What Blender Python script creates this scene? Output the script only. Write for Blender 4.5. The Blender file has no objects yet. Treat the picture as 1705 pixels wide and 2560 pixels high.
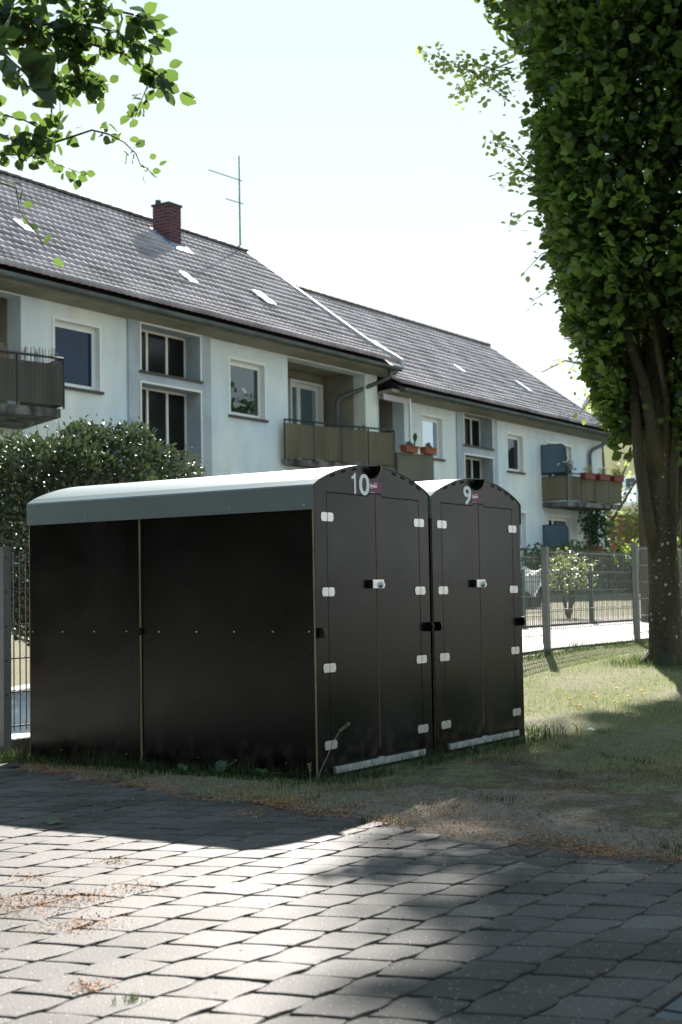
import bpy, bmesh, math, random
import numpy as np
from mathutils import Vector, Matrix
random.seed(7); RNG = np.random.default_rng(7)
scn = bpy.context.scene
COL = scn.collection
# ------------------------------------------------------------------ camera
H = 0.883; YAW = .5749; PIT = .0588; ROLL = -.0179
fw = Vector((math.cos(YAW)*math.cos(PIT), math.sin(YAW)*math.cos(PIT), math.sin(PIT)))
r0 = Vector((math.sin(YAW), -math.cos(YAW), 0)); u0 = r0.cross(fw)
rt = r0*math.cos(ROLL) + u0*math.sin(ROLL); up = -r0*math.sin(ROLL) + u0*math.cos(ROLL)
cd = bpy.data.cameras.new("camera"); cam = bpy.data.objects.new("camera", cd); COL.objects.link(cam)
M = Matrix(((rt.x, up.x, -fw.x, 0), (rt.y, up.y, -fw.y, 0), (rt.z, up.z, -fw.z, H), (0, 0, 0, 1)))
cam.matrix_world = M
cd.sensor_fit = 'VERTICAL'; cd.sensor_height = 36; cd.sensor_width = 24; cd.lens = 50
cd.clip_start = .05; cd.clip_end = 2000
cd.dof.use_dof = True; cd.dof.focus_distance = 7.2; cd.dof.aperture_fstop = 5.6
scn.camera = cam
# ------------------------------------------------------------------ light
SUN = Vector((.738, .377, .56)).normalized()
w = bpy.data.worlds.new("World"); scn.world = w; w.use_nodes = True
nt = w.node_tree; sky = nt.nodes.new('ShaderNodeTexSky'); sky.sky_type = 'NISHITA'; sky.sun_disc = False
sky.sun_elevation = math.asin(SUN.z); sky.sun_rotation = math.atan2(SUN.x, SUN.y)
sky.air_density = 1.0; sky.dust_density = .6; sky.ozone_density = 1.0
bg = nt.nodes['Background']; bg.inputs[1].default_value = .15
# sky colour capped by elevation: its glare is clamped to a pale, even blue white
tcw = nt.nodes.new('ShaderNodeTexCoord'); sxw = nt.nodes.new('ShaderNodeSeparateXYZ'); nt.links.new(tcw.outputs['Generated'], sxw.inputs[0])
mrw = nt.nodes.new('ShaderNodeMapRange'); mrw.inputs[1].default_value = .10; mrw.inputs[2].default_value = .46; nt.links.new(sxw.outputs[2], mrw.inputs[0])
mxw = nt.nodes.new('ShaderNodeMix'); mxw.data_type = 'RGBA'; mxw.inputs[6].default_value = (1.98, 2.12, 2.10, 1); mxw.inputs[7].default_value = (1.42, 1.82, 1.86, 1)
nt.links.new(mrw.outputs[0], mxw.inputs[0]); mnw = nt.nodes.new('ShaderNodeVectorMath'); mnw.operation = 'MINIMUM'
nt.links.new(sky.outputs[0], mnw.inputs[0]); nt.links.new(mxw.outputs[2], mnw.inputs[1]); nt.links.new(mnw.outputs[0], bg.inputs[0])
sl = bpy.data.lights.new("sun", 'SUN'); sl.energy = 4.3; sl.angle = math.radians(.53); sl.color = (1, .95, .88)
so = bpy.data.objects.new("sun", sl); COL.objects.link(so); so.rotation_euler = SUN.to_track_quat('Z', 'Y').to_euler()
so.location = (10, 5, 30)
vs = scn.view_settings; vs.view_transform = 'Standard'; vs.look = 'None'; vs.exposure = 1.92; vs.gamma = 1
scn.cycles.max_bounces = 8; scn.cycles.transparent_max_bounces = 8
try: scn.cycles.use_denoising = True
except Exception: pass

# ------------------------------------------------------------------ materials
def mat(name, col, rough=.7, metal=0, streak=0, rvar=0, var=.0, scale=5, bump=0, bscale=40, spec=None, col2=None, trans=0, tcol=None, island=0, detail=4, stretch=None, coat=0):
    m = bpy.data.materials.new(name); m.use_nodes = True; t = m.node_tree; N = t.nodes; L = t.links
    p = N['Principled BSDF']; p.inputs['Roughness'].default_value = rough; p.inputs['Metallic'].default_value = metal
    if spec is not None: p.inputs['Specular IOR Level'].default_value = spec
    if coat: p.inputs['Coat Weight'].default_value = coat
    c = (*col, 1); c2 = (*(col2 or [x*(1-var) for x in col]), 1)
    src = None
    if var or col2:
        tc = N.new('ShaderNodeTexCoord'); mp = N.new('ShaderNodeMapping'); L.new(tc.outputs['Object'], mp.inputs[0])
        if stretch: mp.inputs['Scale'].default_value = stretch
        no = N.new('ShaderNodeTexNoise'); no.inputs['Scale'].default_value = scale; no.inputs['Detail'].default_value = detail
        L.new(mp.outputs[0], no.inputs[0])
        rp = N.new('ShaderNodeValToRGB'); rp.color_ramp.elements[0].position = .35; rp.color_ramp.elements[1].position = .65
        rp.color_ramp.elements[0].color = c2; rp.color_ramp.elements[1].color = c; L.new(no.outputs[0], rp.inputs[0]); src = rp.outputs[0]
    if island:
        g = N.new('ShaderNodeNewGeometry'); mm = N.new('ShaderNodeMapRange'); mm.inputs[3].default_value = 1-island; mm.inputs[4].default_value = 1+island
        L.new(g.outputs['Random Per Island'], mm.inputs[0])
        mx = N.new('ShaderNodeMix'); mx.data_type = 'RGBA'; mx.blend_type = 'MULTIPLY'; mx.inputs[0].default_value = 1
        if src: L.new(src, mx.inputs[6])
        else: mx.inputs[6].default_value = c
        L.new(mm.outputs[0], mx.inputs[7]); src = mx.outputs[2]
    if streak:
        tc = N.new('ShaderNodeTexCoord'); mp = N.new('ShaderNodeMapping'); L.new(tc.outputs['Object'], mp.inputs[0]); mp.inputs['Scale'].default_value = (1.3, 1.3, .45)
        no = N.new('ShaderNodeTexNoise'); no.inputs['Scale'].default_value = 1.6; no.inputs['Detail'].default_value = 8; L.new(mp.outputs[0], no.inputs[0])
        mm = N.new('ShaderNodeMapRange'); mm.inputs[1].default_value = .35; mm.inputs[2].default_value = .7; mm.inputs[3].default_value = 1; mm.inputs[4].default_value = 1-streak; L.new(no.outputs[0], mm.inputs[0])
        mx = N.new('ShaderNodeMix'); mx.data_type = 'RGBA'; mx.blend_type = 'MULTIPLY'; mx.inputs[0].default_value = 1
        if src: L.new(src, mx.inputs[6])
        else: mx.inputs[6].default_value = c
        L.new(mm.outputs[0], mx.inputs[7]); src = mx.outputs[2]
    if rvar:
        tc = N.new('ShaderNodeTexCoord'); no = N.new('ShaderNodeTexNoise'); no.inputs['Scale'].default_value = 3.5; no.inputs['Detail'].default_value = 9; L.new(tc.outputs['Object'], no.inputs[0])
        mm = N.new('ShaderNodeMapRange'); mm.inputs[1].default_value = .3; mm.inputs[2].default_value = .7; mm.inputs[3].default_value = rough; mm.inputs[4].default_value = rough+rvar; L.new(no.outputs[0], mm.inputs[0]); L.new(mm.outputs[0], p.inputs['Roughness'])
    if src: L.new(src, p.inputs['Base Color'])
    else: p.inputs['Base Color'].default_value = c
    if bump:
        tc = N.new('ShaderNodeTexCoord'); no = N.new('ShaderNodeTexNoise'); no.inputs['Scale'].default_value = bscale; no.inputs['Detail'].default_value = 5
        L.new(tc.outputs['Object'], no.inputs[0]); b = N.new('ShaderNodeBump'); b.inputs['Strength'].default_value = bump; b.inputs['Distance'].default_value = .01 if bump < .9 else .04
        L.new(no.outputs[0], b.inputs['Height']); L.new(b.outputs[0], p.inputs['Normal'])
    if trans:
        tr = N.new('ShaderNodeBsdfTranslucent'); ms = N.new('ShaderNodeMixShader'); ms.inputs[0].default_value = trans
        tr.inputs[0].default_value = (*(tcol or col), 1); out = N['Material Output']
        L.new(p.outputs[0], ms.inputs[1]); L.new(tr.outputs[0], ms.inputs[2]); L.new(ms.outputs[0], out.inputs[0])
    return m

def leafmat(name, a, b, tcol, trans=.4, rough=.45, spec=.5):
    m = bpy.data.materials.new(name); m.use_nodes = True; t = m.node_tree; N = t.nodes; L = t.links
    p = N['Principled BSDF']; p.inputs['Roughness'].default_value = rough; p.inputs['Specular IOR Level'].default_value = spec
    g = N.new('ShaderNodeNewGeometry'); rp = N.new('ShaderNodeValToRGB')
    rp.color_ramp.elements[0].color = (*a, 1); rp.color_ramp.elements[1].color = (*b, 1)
    L.new(g.outputs['Random Per Island'], rp.inputs[0]); L.new(rp.outputs[0], p.inputs['Base Color'])
    tr = N.new('ShaderNodeBsdfTranslucent'); tr.inputs[0].default_value = (*tcol, 1)
    ms = N.new('ShaderNodeMixShader'); ms.inputs[0].default_value = trans
    L.new(p.outputs[0], ms.inputs[1]); L.new(tr.outputs[0], ms.inputs[2]); L.new(ms.outputs[0], N['Material Output'].inputs[0])
    return m

def glassmat(name, col, refl=.25, rough=.02):
    m = bpy.data.materials.new(name); m.use_nodes = True; t = m.node_tree; N = t.nodes; L = t.links
    p = N['Principled BSDF']; p.inputs['Base Color'].default_value = (*col, 1); p.inputs['Roughness'].default_value = .5; p.inputs['Specular IOR Level'].default_value = 0
    gl = N.new('ShaderNodeBsdfGlossy'); gl.inputs['Roughness'].default_value = rough; gl.inputs[0].default_value = (.8, .92, 1, 1)
    ms = N.new('ShaderNodeMixShader'); ms.inputs[0].default_value = refl
    L.new(p.outputs[0], ms.inputs[1]); L.new(gl.outputs[0], ms.inputs[2]); L.new(ms.outputs[0], N['Material Output'].inputs[0])
    return m

MAT = dict(
 black=mat('black_film_plywood', (.0045, .0042, .0045), .19, rvar=.10, var=.4, scale=3, spec=.28, bump=.05, bscale=60),
 blackdeep=mat('black_recess', (.004, .004, .004), .8),
 wood=mat('plywood_edge', (.42, .30, .17), .7, var=.5, scale=12, stretch=(1, 1, .2)),
 wooddark=mat('weathered_plywood_edge', (.17, .095, .055), .7, var=.4, scale=12),
 zinc=mat('zinc_sheet', (.17, .21, .22), .40, metal=.25, var=.08, scale=2, spec=.5),
 steel=mat('hinge_steel', (.78, .78, .78), .32, metal=1, var=.08, scale=30, bump=.1, bscale=80),
 galv=mat('galvanised_bar', (.5, .53, .53), .55, metal=.7, var=.3, scale=25),
 white=mat('white_vinyl', (.93, .93, .93), .5),
 maroon=mat('maroon_sticker', (.22, .015, .085), .5),
 pinkline=mat('pink_sticker_line', (.6, .12, .3), .4),
 blackplast=mat('black_plastic', (.012, .012, .012), .4),
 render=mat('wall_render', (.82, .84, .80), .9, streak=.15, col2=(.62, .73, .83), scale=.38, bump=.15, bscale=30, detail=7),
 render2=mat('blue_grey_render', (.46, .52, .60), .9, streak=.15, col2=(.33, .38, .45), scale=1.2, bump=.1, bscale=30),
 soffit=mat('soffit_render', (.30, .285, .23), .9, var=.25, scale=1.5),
 winwhite=mat('white_window_frame', (.78, .80, .82), .45),
 cream=mat('cream_window_frame', (.78, .76, .70), .6),
 sill=mat('clinker_sill', (.07, .04, .04), .6, var=.3),
 tile=mat('roof_tile', (.47, .415, .43), .8, spec=.2, var=.45, scale=1.3, island=0, bump=.2, bscale=8, detail=8),
 ridge=mat('ridge_tile', (.12, .10, .10), .7, var=.4, scale=4),
 verge=mat('verge_board', (.42, .45, .45), .6),
 glasstile=mat('glass_roof_tile', (.55, .62, .65), .45),
 gutter=mat('zinc_gutter', (.13, .16, .17), .45, metal=.6, var=.3, scale=2),
 lead=mat('lead_flashing', (.17, .27, .42), .5, var=.2),
 metal=mat('dark_metal', (.03, .035, .04), .5, metal=.5),
 antenna=mat('antenna_metal', (.03, .17, .17), .5, metal=.4),  # dark metal; the teal is lens fringing put into the colour
 conc=mat('concrete', (.15, .145, .12), .9, col2=(.12, .12, .10), scale=2.5, bump=.2, bscale=25, stretch=(1, 1, .3)),
 concdark=mat('stained_concrete', (.20, .19, .18), .9, col2=(.03, .03, .03), scale=4, bump=.2, stretch=(1, 1, .5)),
 clad=mat('fibre_cladding', (.20, .175, .14), .7, col2=(.11, .095, .075), scale=2.2, trans=.42, tcol=(.62, .53, .30), stretch=(1, 1, .15)),
 claddark=mat('dark_fibre_cladding', (.09, .082, .07), .8, col2=(.05, .045, .038), scale=3, trans=.06, tcol=(.5, .4, .2), stretch=(1, 1, .15)),
 reed=mat('reed', (.22, .17, .14), .9, island=.5),
 fence=mat('grey_powder_coat', (.17, .174, .17), .45, var=.12, scale=6),
 fencedark=mat('green_fence_paint', (.03, .06, .045), .6),
 terra=mat('terracotta', (.30, .09, .05), .8, var=.3, scale=8),
 redplast=mat('red_planter', (.18, .03, .025), .6),
 bark=mat('bark', (.085, .072, .042), .95, col2=(.035, .032, .020), scale=4, bump=1.0, bscale=26, stretch=(1, 1, .25)),
 barklight=mat('young_bark', (.14, .105, .072), .9, col2=(.075, .055, .038), scale=6, bump=.4, bscale=25, stretch=(1, 1, .3)),
 lichen=mat('lichen', (.36, .37, .33), .9, var=.3, scale=30),
 twig=mat('twig', (.08, .06, .04), .8),
 awning=mat('awning_fabric', (.52, .46, .50), .9),
 yellow=mat('yellow_render', (.62, .57, .33), .9, var=.12, scale=.6),
 woodfence=mat('brown_wood', (.22, .10, .055), .8, var=.5, scale=3, stretch=(1, 3, .1)),
 screen=glassmat('grey_screen', (.06, .09, .13), .10, .25),
 g_blue=glassmat('blue_pane', (.006, .018, .06), .035),  # blue of the reflected sky put into the base colour
 g_dark=glassmat('dark_pane', (.012, .015, .014), .13),
 g_sky=glassmat('sky_pane', (.10, .20, .28), .5),  # pale blue of reflected sky put into the base, besides the gloss
 g_stair=glassmat('stair_pane', (.012, .013, .014), .03, .1),
 curtain=mat('shutter', (.2, .24, .27), .8),
 cover=mat('white_cover', (.5, .52, .54), .7, trans=.3, tcol=(.8, .8, .8)),
 slate=mat('blue_slate', (.055, .075, .10), .55, var=.35, scale=8, bump=.3, bscale=30),
 asphalt=mat('asphalt', (.06, .06, .062), .85, var=.2, scale=6, bump=.3),
 path=mat('path_concrete', (.52, .50, .48), .9, var=.15, scale=3, bump=.2, bscale=40),
 darkint=mat('dark_interior', (.03, .03, .03), .9),
 f_white=mat('white_petals', (.8, .8, .8), .8, trans=.3, tcol=(.8, .8, .8)),
 f_yellow=mat('yellow_petals', (.75, .45, .03), .8, trans=.3, tcol=(.8, .6, .05)),
 litter=mat('blossom_litter', (.40, .18, .07), .9, island=.55, var=.4, scale=3),
 shell=mat('pale_leaf', (.45, .6, .5), .6),
)
MAT['leaf_tree'] = leafmat('leaf_tree', (.012, .027, .007), (.065, .11, .020), (.20, .32, .04), .25, .5)
MAT['leaf_young'] = leafmat('leaf_young', (.06, .11, .02), (.18, .26, .055), (.30, .44, .07), .32, .5)
MAT['leaf_branch'] = leafmat('leaf_branch', (.010, .022, .008), (.03, .055, .018), (.18, .30, .06), .33, .45)
MAT['leaf_bush'] = leafmat('leaf_bush', (.016, .026, .012), (.12, .14, .075), (.10, .15, .05), .12, .45, .7)
MAT['leaf_hedge'] = leafmat('leaf_hedge', (.02, .04, .02), (.05, .09, .035), (.10, .18, .04), .3)
MAT['leaf_far'] = leafmat('leaf_far', (.05, .08, .02), (.12, .17, .05), (.30, .40, .10), .4)
MAT['leaf_vari'] = leafmat('leaf_vari', (.06, .10, .03), (.28, .30, .15), (.3, .34, .10), .35)
MAT['leaf_pale'] = leafmat('leaf_pale', (.12, .2, .05), (.35, .42, .16), (.5, .6, .15), .4)
MAT['grass'] = leafmat('grass_blade', (.085, .10, .04), (.36, .32, .18), (.34, .42, .14), .3, .6, .3)
MAT['grassgreen'] = leafmat('green_blade', (.02, .036, .014), (.045, .062, .024), (.08, .13, .035), .35, .5, .3)
MAT['weed'] = leafmat('weed_leaf', (.02, .06, .025), (.04, .09, .035), (.10, .22, .05), .3)

# dust and splashed soil on the black boards, heavier in patches near the ground
def dusty(m):
    t = m.node_tree; N = t.nodes; L = t.links; p = N['Principled BSDF']; src = p.inputs['Base Color'].links[0].from_socket
    tc = N.new('ShaderNodeTexCoord'); sp = N.new('ShaderNodeSeparateXYZ'); L.new(tc.outputs['Object'], sp.inputs[0])
    h = N.new('ShaderNodeMapRange'); h.inputs[1].default_value = -.05; h.inputs[2].default_value = .30; h.inputs[3].default_value = .36; h.inputs[4].default_value = 0; L.new(sp.outputs[2], h.inputs[0])
    no = N.new('ShaderNodeTexNoise'); no.inputs['Scale'].default_value = 14; no.inputs['Detail'].default_value = 10; L.new(tc.outputs['Object'], no.inputs[0])
    a = N.new('ShaderNodeMath'); L.new(no.outputs[0], a.inputs[0]); L.new(h.outputs[0], a.inputs[1])
    g = N.new('ShaderNodeMapRange'); g.inputs[1].default_value = .68; g.inputs[2].default_value = 1.0; g.inputs[4].default_value = .42; L.new(a.outputs[0], g.inputs[0])
    mx = N.new('ShaderNodeMix'); mx.data_type = 'RGBA'; L.new(g.outputs[0], mx.inputs[0]); L.new(src, mx.inputs[6]); mx.inputs[7].default_value = (.075, .06, .048, 1); L.new(mx.outputs[2], p.inputs['Base Color'])
dusty(MAT['black'])
# brick
def brickmat():
    m = bpy.data.materials.new('red_brick'); m.use_nodes = True; t = m.node_tree; N = t.nodes; L = t.links
    p = N['Principled BSDF']; p.inputs['Roughness'].default_value = .9
    tc = N.new('ShaderNodeTexCoord'); sp = N.new('ShaderNodeSeparateXYZ'); L.new(tc.outputs['Object'], sp.inputs[0])
    ad = N.new('ShaderNodeMath'); ad.operation = 'ADD'; L.new(sp.outputs[0], ad.inputs[0]); L.new(sp.outputs[1], ad.inputs[1])
    cb = N.new('ShaderNodeCombineXYZ'); L.new(ad.outputs[0], cb.inputs[0]); L.new(sp.outputs[2], cb.inputs[1])
    b = N.new('ShaderNodeTexBrick'); L.new(cb.outputs[0], b.inputs[0]); b.inputs['Scale'].default_value = 1
    b.inputs['Brick Width'].default_value = .25; b.inputs['Row Height'].default_value = .083; b.inputs['Mortar Size'].default_value = .010
    b.inputs['Color1'].default_value = (.10, .022, .024, 1); b.inputs['Color2'].default_value = (.05, .014, .018, 1); b.inputs['Mortar'].default_value = (.13, .10, .12, 1)
    L.new(b.outputs[0], p.inputs['Base Color']); return m
MAT['brick'] = brickmat()

def pavermat():
    m = bpy.data.materials.new('concrete_paver'); m.use_nodes = True; t = m.node_tree; N = t.nodes; L = t.links
    p = N['Principled BSDF']; p.inputs['Roughness'].default_value = .66; p.inputs['Specular IOR Level'].default_value = .17
    tc = N.new('ShaderNodeTexCoord')
    n1 = N.new('ShaderNodeTexNoise'); n1.inputs['Scale'].default_value = 2.3; n1.inputs['Detail'].default_value = 8
    n2 = N.new('ShaderNodeTexNoise'); n2.inputs['Scale'].default_value = 160; n2.inputs['Detail'].default_value = 3
    for n in (n1, n2): L.new(tc.outputs['Object'], n.inputs[0])
    r1 = N.new('ShaderNodeValToRGB'); r1.color_ramp.elements[0].position = .3; r1.color_ramp.elements[1].position = .72
    r1.color_ramp.elements[0].color = (.048, .042, .040, 1); r1.color_ramp.elements[1].color = (.102, .091, .088, 1); L.new(n1.outputs[0], r1.inputs[0])
    r2 = N.new('ShaderNodeMapRange'); r2.inputs[1].default_value = .3; r2.inputs[2].default_value = .7; r2.inputs[3].default_value = .72; r2.inputs[4].default_value = 1.25; L.new(n2.outputs[0], r2.inputs[0])
    mx = N.new('ShaderNodeMix'); mx.data_type = 'RGBA'; mx.blend_type = 'MULTIPLY'; mx.inputs[0].default_value = 1
    L.new(r1.outputs[0], mx.inputs[6]); L.new(r2.outputs[0], mx.inputs[7])
    g = N.new('ShaderNodeNewGeometry'); mr = N.new('ShaderNodeMapRange'); mr.inputs[3].default_value = .74; mr.inputs[4].default_value = 1.2; L.new(g.outputs['Random Per Island'], mr.inputs[0])
    m2 = N.new('ShaderNodeMix'); m2.data_type = 'RGBA'; m2.blend_type = 'MULTIPLY'; m2.inputs[0].default_value = 1
    L.new(mx.outputs[2], m2.inputs[6]); L.new(mr.outputs[0], m2.inputs[7])
    v = N.new('ShaderNodeTexVoronoi'); v.inputs['Scale'].default_value = 75; L.new(tc.outputs['Object'], v.inputs[0])
    sp = N.new('ShaderNodeSeparateColor'); L.new(v.outputs['Color'], sp.inputs[0])
    a = N.new('ShaderNodeMath'); a.operation = 'GREATER_THAN'; a.inputs[1].default_value = .74; L.new(sp.outputs[0], a.inputs[0])
    b = N.new('ShaderNodeMath'); b.operation = 'LESS_THAN'; b.inputs[1].default_value = .17; L.new(v.outputs['Distance'], b.inputs[0])
    c = N.new('ShaderNodeMath'); c.operation = 'MULTIPLY'; L.new(a.outputs[0], c.inputs[0]); L.new(b.outputs[0], c.inputs[1])
    m3 = N.new('ShaderNodeMix'); m3.data_type = 'RGBA'; L.new(c.outputs[0], m3.inputs[0]); L.new(m2.outputs[2], m3.inputs[6]); m3.inputs[7].default_value = (.34, .35, .36, 1)
    L.new(m3.outputs[2], p.inputs['Base Color'])
    bu = N.new('ShaderNodeBump'); bu.inputs['Strength'].default_value = .45; bu.inputs['Distance'].default_value = .004
    L.new(n2.outputs[0], bu.inputs['Height']); L.new(bu.outputs[0], p.inputs['Normal']); return m
MAT['paver'] = pavermat()

def soilmat():
    m = bpy.data.materials.new('lawn_and_soil'); m.use_nodes = True; t = m.node_tree; N = t.nodes; L = t.links
    p = N['Principled BSDF']; p.inputs['Roughness'].default_value = .95; p.inputs['Specular IOR Level'].default_value = .2
    tc = N.new('ShaderNodeTexCoord')
    n1 = N.new('ShaderNodeTexNoise'); n1.inputs['Scale'].default_value = 1.6; n1.inputs['Detail'].default_value = 9; n1.inputs['Roughness'].default_value = .65
    n2 = N.new('ShaderNodeTexNoise'); n2.inputs['Scale'].default_value = 70; n2.inputs['Detail'].default_value = 4
    for n in (n1, n2): L.new(tc.outputs['Object'], n.inputs[0])
    sp = N.new('ShaderNodeSeparateXYZ'); L.new(tc.outputs['Object'], sp.inputs[0])
    mr = N.new('ShaderNodeMapRange'); mr.inputs[1].default_value = 5.0; mr.inputs[2].default_value = 8.2; mr.inputs[3].default_value = -.16; mr.inputs[4].default_value = .3; L.new(sp.outputs[0], mr.inputs[0])
    ad = N.new('ShaderNodeMath'); L.new(n1.outputs[0], ad.inputs[0]); L.new(mr.outputs[0], ad.inputs[1])
    rp = N.new('ShaderNodeValToRGB'); e = rp.color_ramp.elements; e[0].position = .40; e[0].color = (.17, .138, .112, 1); e[1].position = .60; e[1].color = (.15, .14, .08, 1)
    k = e.new(.5); k.color = (.085, .064, .038, 1); L.new(ad.outputs[0], rp.inputs[0])
    r2 = N.new('ShaderNodeMapRange'); r2.inputs[1].default_value = .3; r2.inputs[2].default_value = .7; r2.inputs[3].default_value = .5; r2.inputs[4].default_value = 1.5; L.new(n2.outputs[0], r2.inputs[0])
    mx = N.new('ShaderNodeMix'); mx.data_type = 'RGBA'; mx.blend_type = 'MULTIPLY'; mx.inputs[0].default_value = 1
    L.new(rp.outputs[0], mx.inputs[6]); L.new(r2.outputs[0], mx.inputs[7]); L.new(mx.outputs[2], p.inputs['Base Color'])
    bu = N.new('ShaderNodeBump'); bu.inputs['Strength'].default_value = .8; bu.inputs['Distance'].default_value = .02
    L.new(n2.outputs[0], bu.inputs['Height']); L.new(bu.outputs[0], p.inputs['Normal']); return m
MAT['soil'] = soilmat()
MAT['joint'] = mat('joint_sand', (.095, .078, .06), .95, col2=(.045, .05, .028), scale=6, bump=.5, bscale=80)
MAT['bed'] = mat('bed_soil', (.20, .16, .13), .95, var=.5, scale=9, bump=.8, bscale=30)

# ------------------------------------------------------------------ helpers
ORG = {}
def tag(o, label=None, cat=None, group=None, kind=None):
    if label: o['label'] = label
    if cat: o['category'] = cat
    if group: o['group'] = group
    if kind: o['kind'] = kind
    return o
def thing(name, loc, label, cat, group=None):
    o = bpy.data.objects.new(name, None); COL.objects.link(o); o.location = loc; ORG[o.name] = Vector(loc)
    o.empty_display_size = .2
    return tag(o, label, cat, group)
def finish(name, me, mats, parent, org, smooth=False):
    for m in (mats if isinstance(mats, (list, tuple)) else [mats]): me.materials.append(MAT[m] if isinstance(m, str) else m)
    o = bpy.data.objects.new(name, me); COL.objects.link(o)
    if parent is not None: o.parent = parent; ORG[o.name] = ORG[parent.name]
    else: o.location = org; ORG[o.name] = Vector(org)
    if smooth: me.polygons.foreach_set('use_smooth', [True]*len(me.polygons))
    return o
class MB:
    def __init__(s): s.v = []; s.f = []; s.m = []; s.mi = 0
    def poly(s, pts): n = len(s.v); s.v += [tuple(p) for p in pts]; s.f.append(tuple(range(n, n+len(pts)))); s.m.append(s.mi)
    def add(s, vs, fs):
        n = len(s.v); s.v += [tuple(p) for p in vs]; s.f += [tuple(n+i for i in f) for f in fs]; s.m += [s.mi]*len(fs); return s
    def box(s, x0, y0, z0, x1, y1, z1):
        return s.add([(x0,y0,z0),(x1,y0,z0),(x1,y1,z0),(x0,y1,z0),(x0,y0,z1),(x1,y0,z1),(x1,y1,z1),(x0,y1,z1)],
              [(0,3,2,1),(4,5,6,7),(0,1,5,4),(1,2,6,5),(2,3,7,6),(3,0,4,7)])
    def prism(s, pts, d):      # pts: 3D polygon, d: extrusion vector
        n = len(pts); a = [Vector(p) for p in pts]; b = [p+Vector(d) for p in a]
        return s.add(a+b, [tuple(range(n))[::-1], tuple(range(n, 2*n))]+[(i, (i+1) % n, n+(i+1) % n, n+i) for i in range(n)])
    def tube(s, pts, rad, n=8, caps=True):
        P = [Vector(p) for p in pts]; R = rad if isinstance(rad, (list, tuple)) else [rad]*len(P); vs = []; ref = None
        for i, p in enumerate(P):
            t = (P[min(i+1, len(P)-1)]-P[max(i-1, 0)]).normalized()
            if ref is None: ref = t.orthogonal().normalized()
            a = (ref-t*ref.dot(t)); a = a.normalized() if a.length > 1e-6 else t.orthogonal().normalized(); ref = a; b = t.cross(a)
            for k in range(n): an = 2*math.pi*k/n; vs.append(p+(a*math.cos(an)+b*math.sin(an))*R[i])
        fs = [(i*n+k, i*n+(k+1) % n, (i+1)*n+(k+1) % n, (i+1)*n+k) for i in range(len(P)-1) for k in range(n)]
        if caps: fs += [tuple(range(n))[::-1], tuple(range((len(P)-1)*n, len(P)*n))]
        return s.add(vs, fs)
    def build(s, name, mats, parent=None, org=(0, 0, 0), smooth=False):
        o = ORG[parent.name] if parent is not None else Vector(org)
        me = bpy.data.meshes.new(name); me.from_pydata([(x-o.x, y-o.y, z-o.z) for x, y, z in s.v], [], s.f)
        if s.mi or any(s.m): me.polygons.foreach_set('material_index', s.m)
        me.update(); return finish(name, me, mats, parent, o, smooth)
def npmesh(name, V, F, mats, parent=None, org=(0, 0, 0), smooth=False):
    o = ORG[parent.name] if parent is not None else Vector(org)
    V = np.asarray(V, dtype=np.float32)-np.array(o, dtype=np.float32); F = np.asarray(F, dtype=np.int32)
    me = bpy.data.meshes.new(name); me.vertices.add(len(V)); me.vertices.foreach_set('co', V.ravel())
    me.loops.add(F.size); me.loops.foreach_set('vertex_index', F.ravel()); me.polygons.add(len(F))
    me.polygons.foreach_set('loop_start', np.arange(0, F.size, F.shape[1], dtype=np.int32))
    me.update(calc_edges=True); me.validate()
    return finish(name, me, mats, parent, o, smooth)
OVAL = np.array([(0,0,0),(.18,-.27,.04),(.5,-.40,.07),(.82,-.25,.03),(1.03,0,-.06),(.82,.25,.03),(.5,.40,.07),(.18,.27,.04)]); OF = np.array([(0,1,2,3),(0,3,4,4),(0,4,5,5),(0,5,6,7)])
OF = np.array([(0,1,2,3),(0,3,4,5),(0,5,6,7)])
LEAF = np.array([(0,0,0),(.28,-.30,.07),(.72,-.27,.05),(1,0,-.06),(.72,.27,.05),(.28,.30,.07)])
LF = np.array([(0,1,2,3),(0,3,4,5)])
ROUND = np.array([(0,0,0),(.22,-.40,.06),(.75,-.44,.08),(1.02,0,-.04),(.75,.44,.08),(.22,.40,.06)])
def leaves(name, C, S, mats, parent=None, org=(0,0,0), D=None, up=.6, tmpl=LEAF, F=LF, flat=0):
    """C centres, S sizes, D leaf directions"""
    n = len(C); C = np.asarray(C); S = np.asarray(S)
    if D is None: D = RNG.normal(size=(n, 3)); D[:, 2] *= .6
    D = D/np.linalg.norm(D, axis=1, keepdims=True)
    N_ = RNG.normal(size=(n, 3)); N_[:, 2] += up*2.5
    B = np.cross(N_, D); B /= np.linalg.norm(B, axis=1, keepdims=True)+1e-9; N_ = np.cross(D, B)
    T = tmpl
    V = C[:, None, :]+S[:, None, None]*(T[None, :, 0:1]*D[:, None, :]+T[None, :, 1:2]*B[:, None, :]+T[None, :, 2:3]*N_[:, None, :])
    Fa = (F[None]+(np.arange(n)*len(T))[:, None, None]).reshape(-1, F.shape[1])
    return npmesh(name, V.reshape(-1, 3), Fa, mats, parent, org)
def S(t): t = np.clip(t, 0, 1); return t*t*(3-2*t)
def gz(x, y):
    A = .26*S((x-8)/6)*(.55+.45*S((y-4)/2.2)); B = S((y-9.5)/9)
    return A*(1-B)+.80*B+.04*S((y-6.5)/2)

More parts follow.
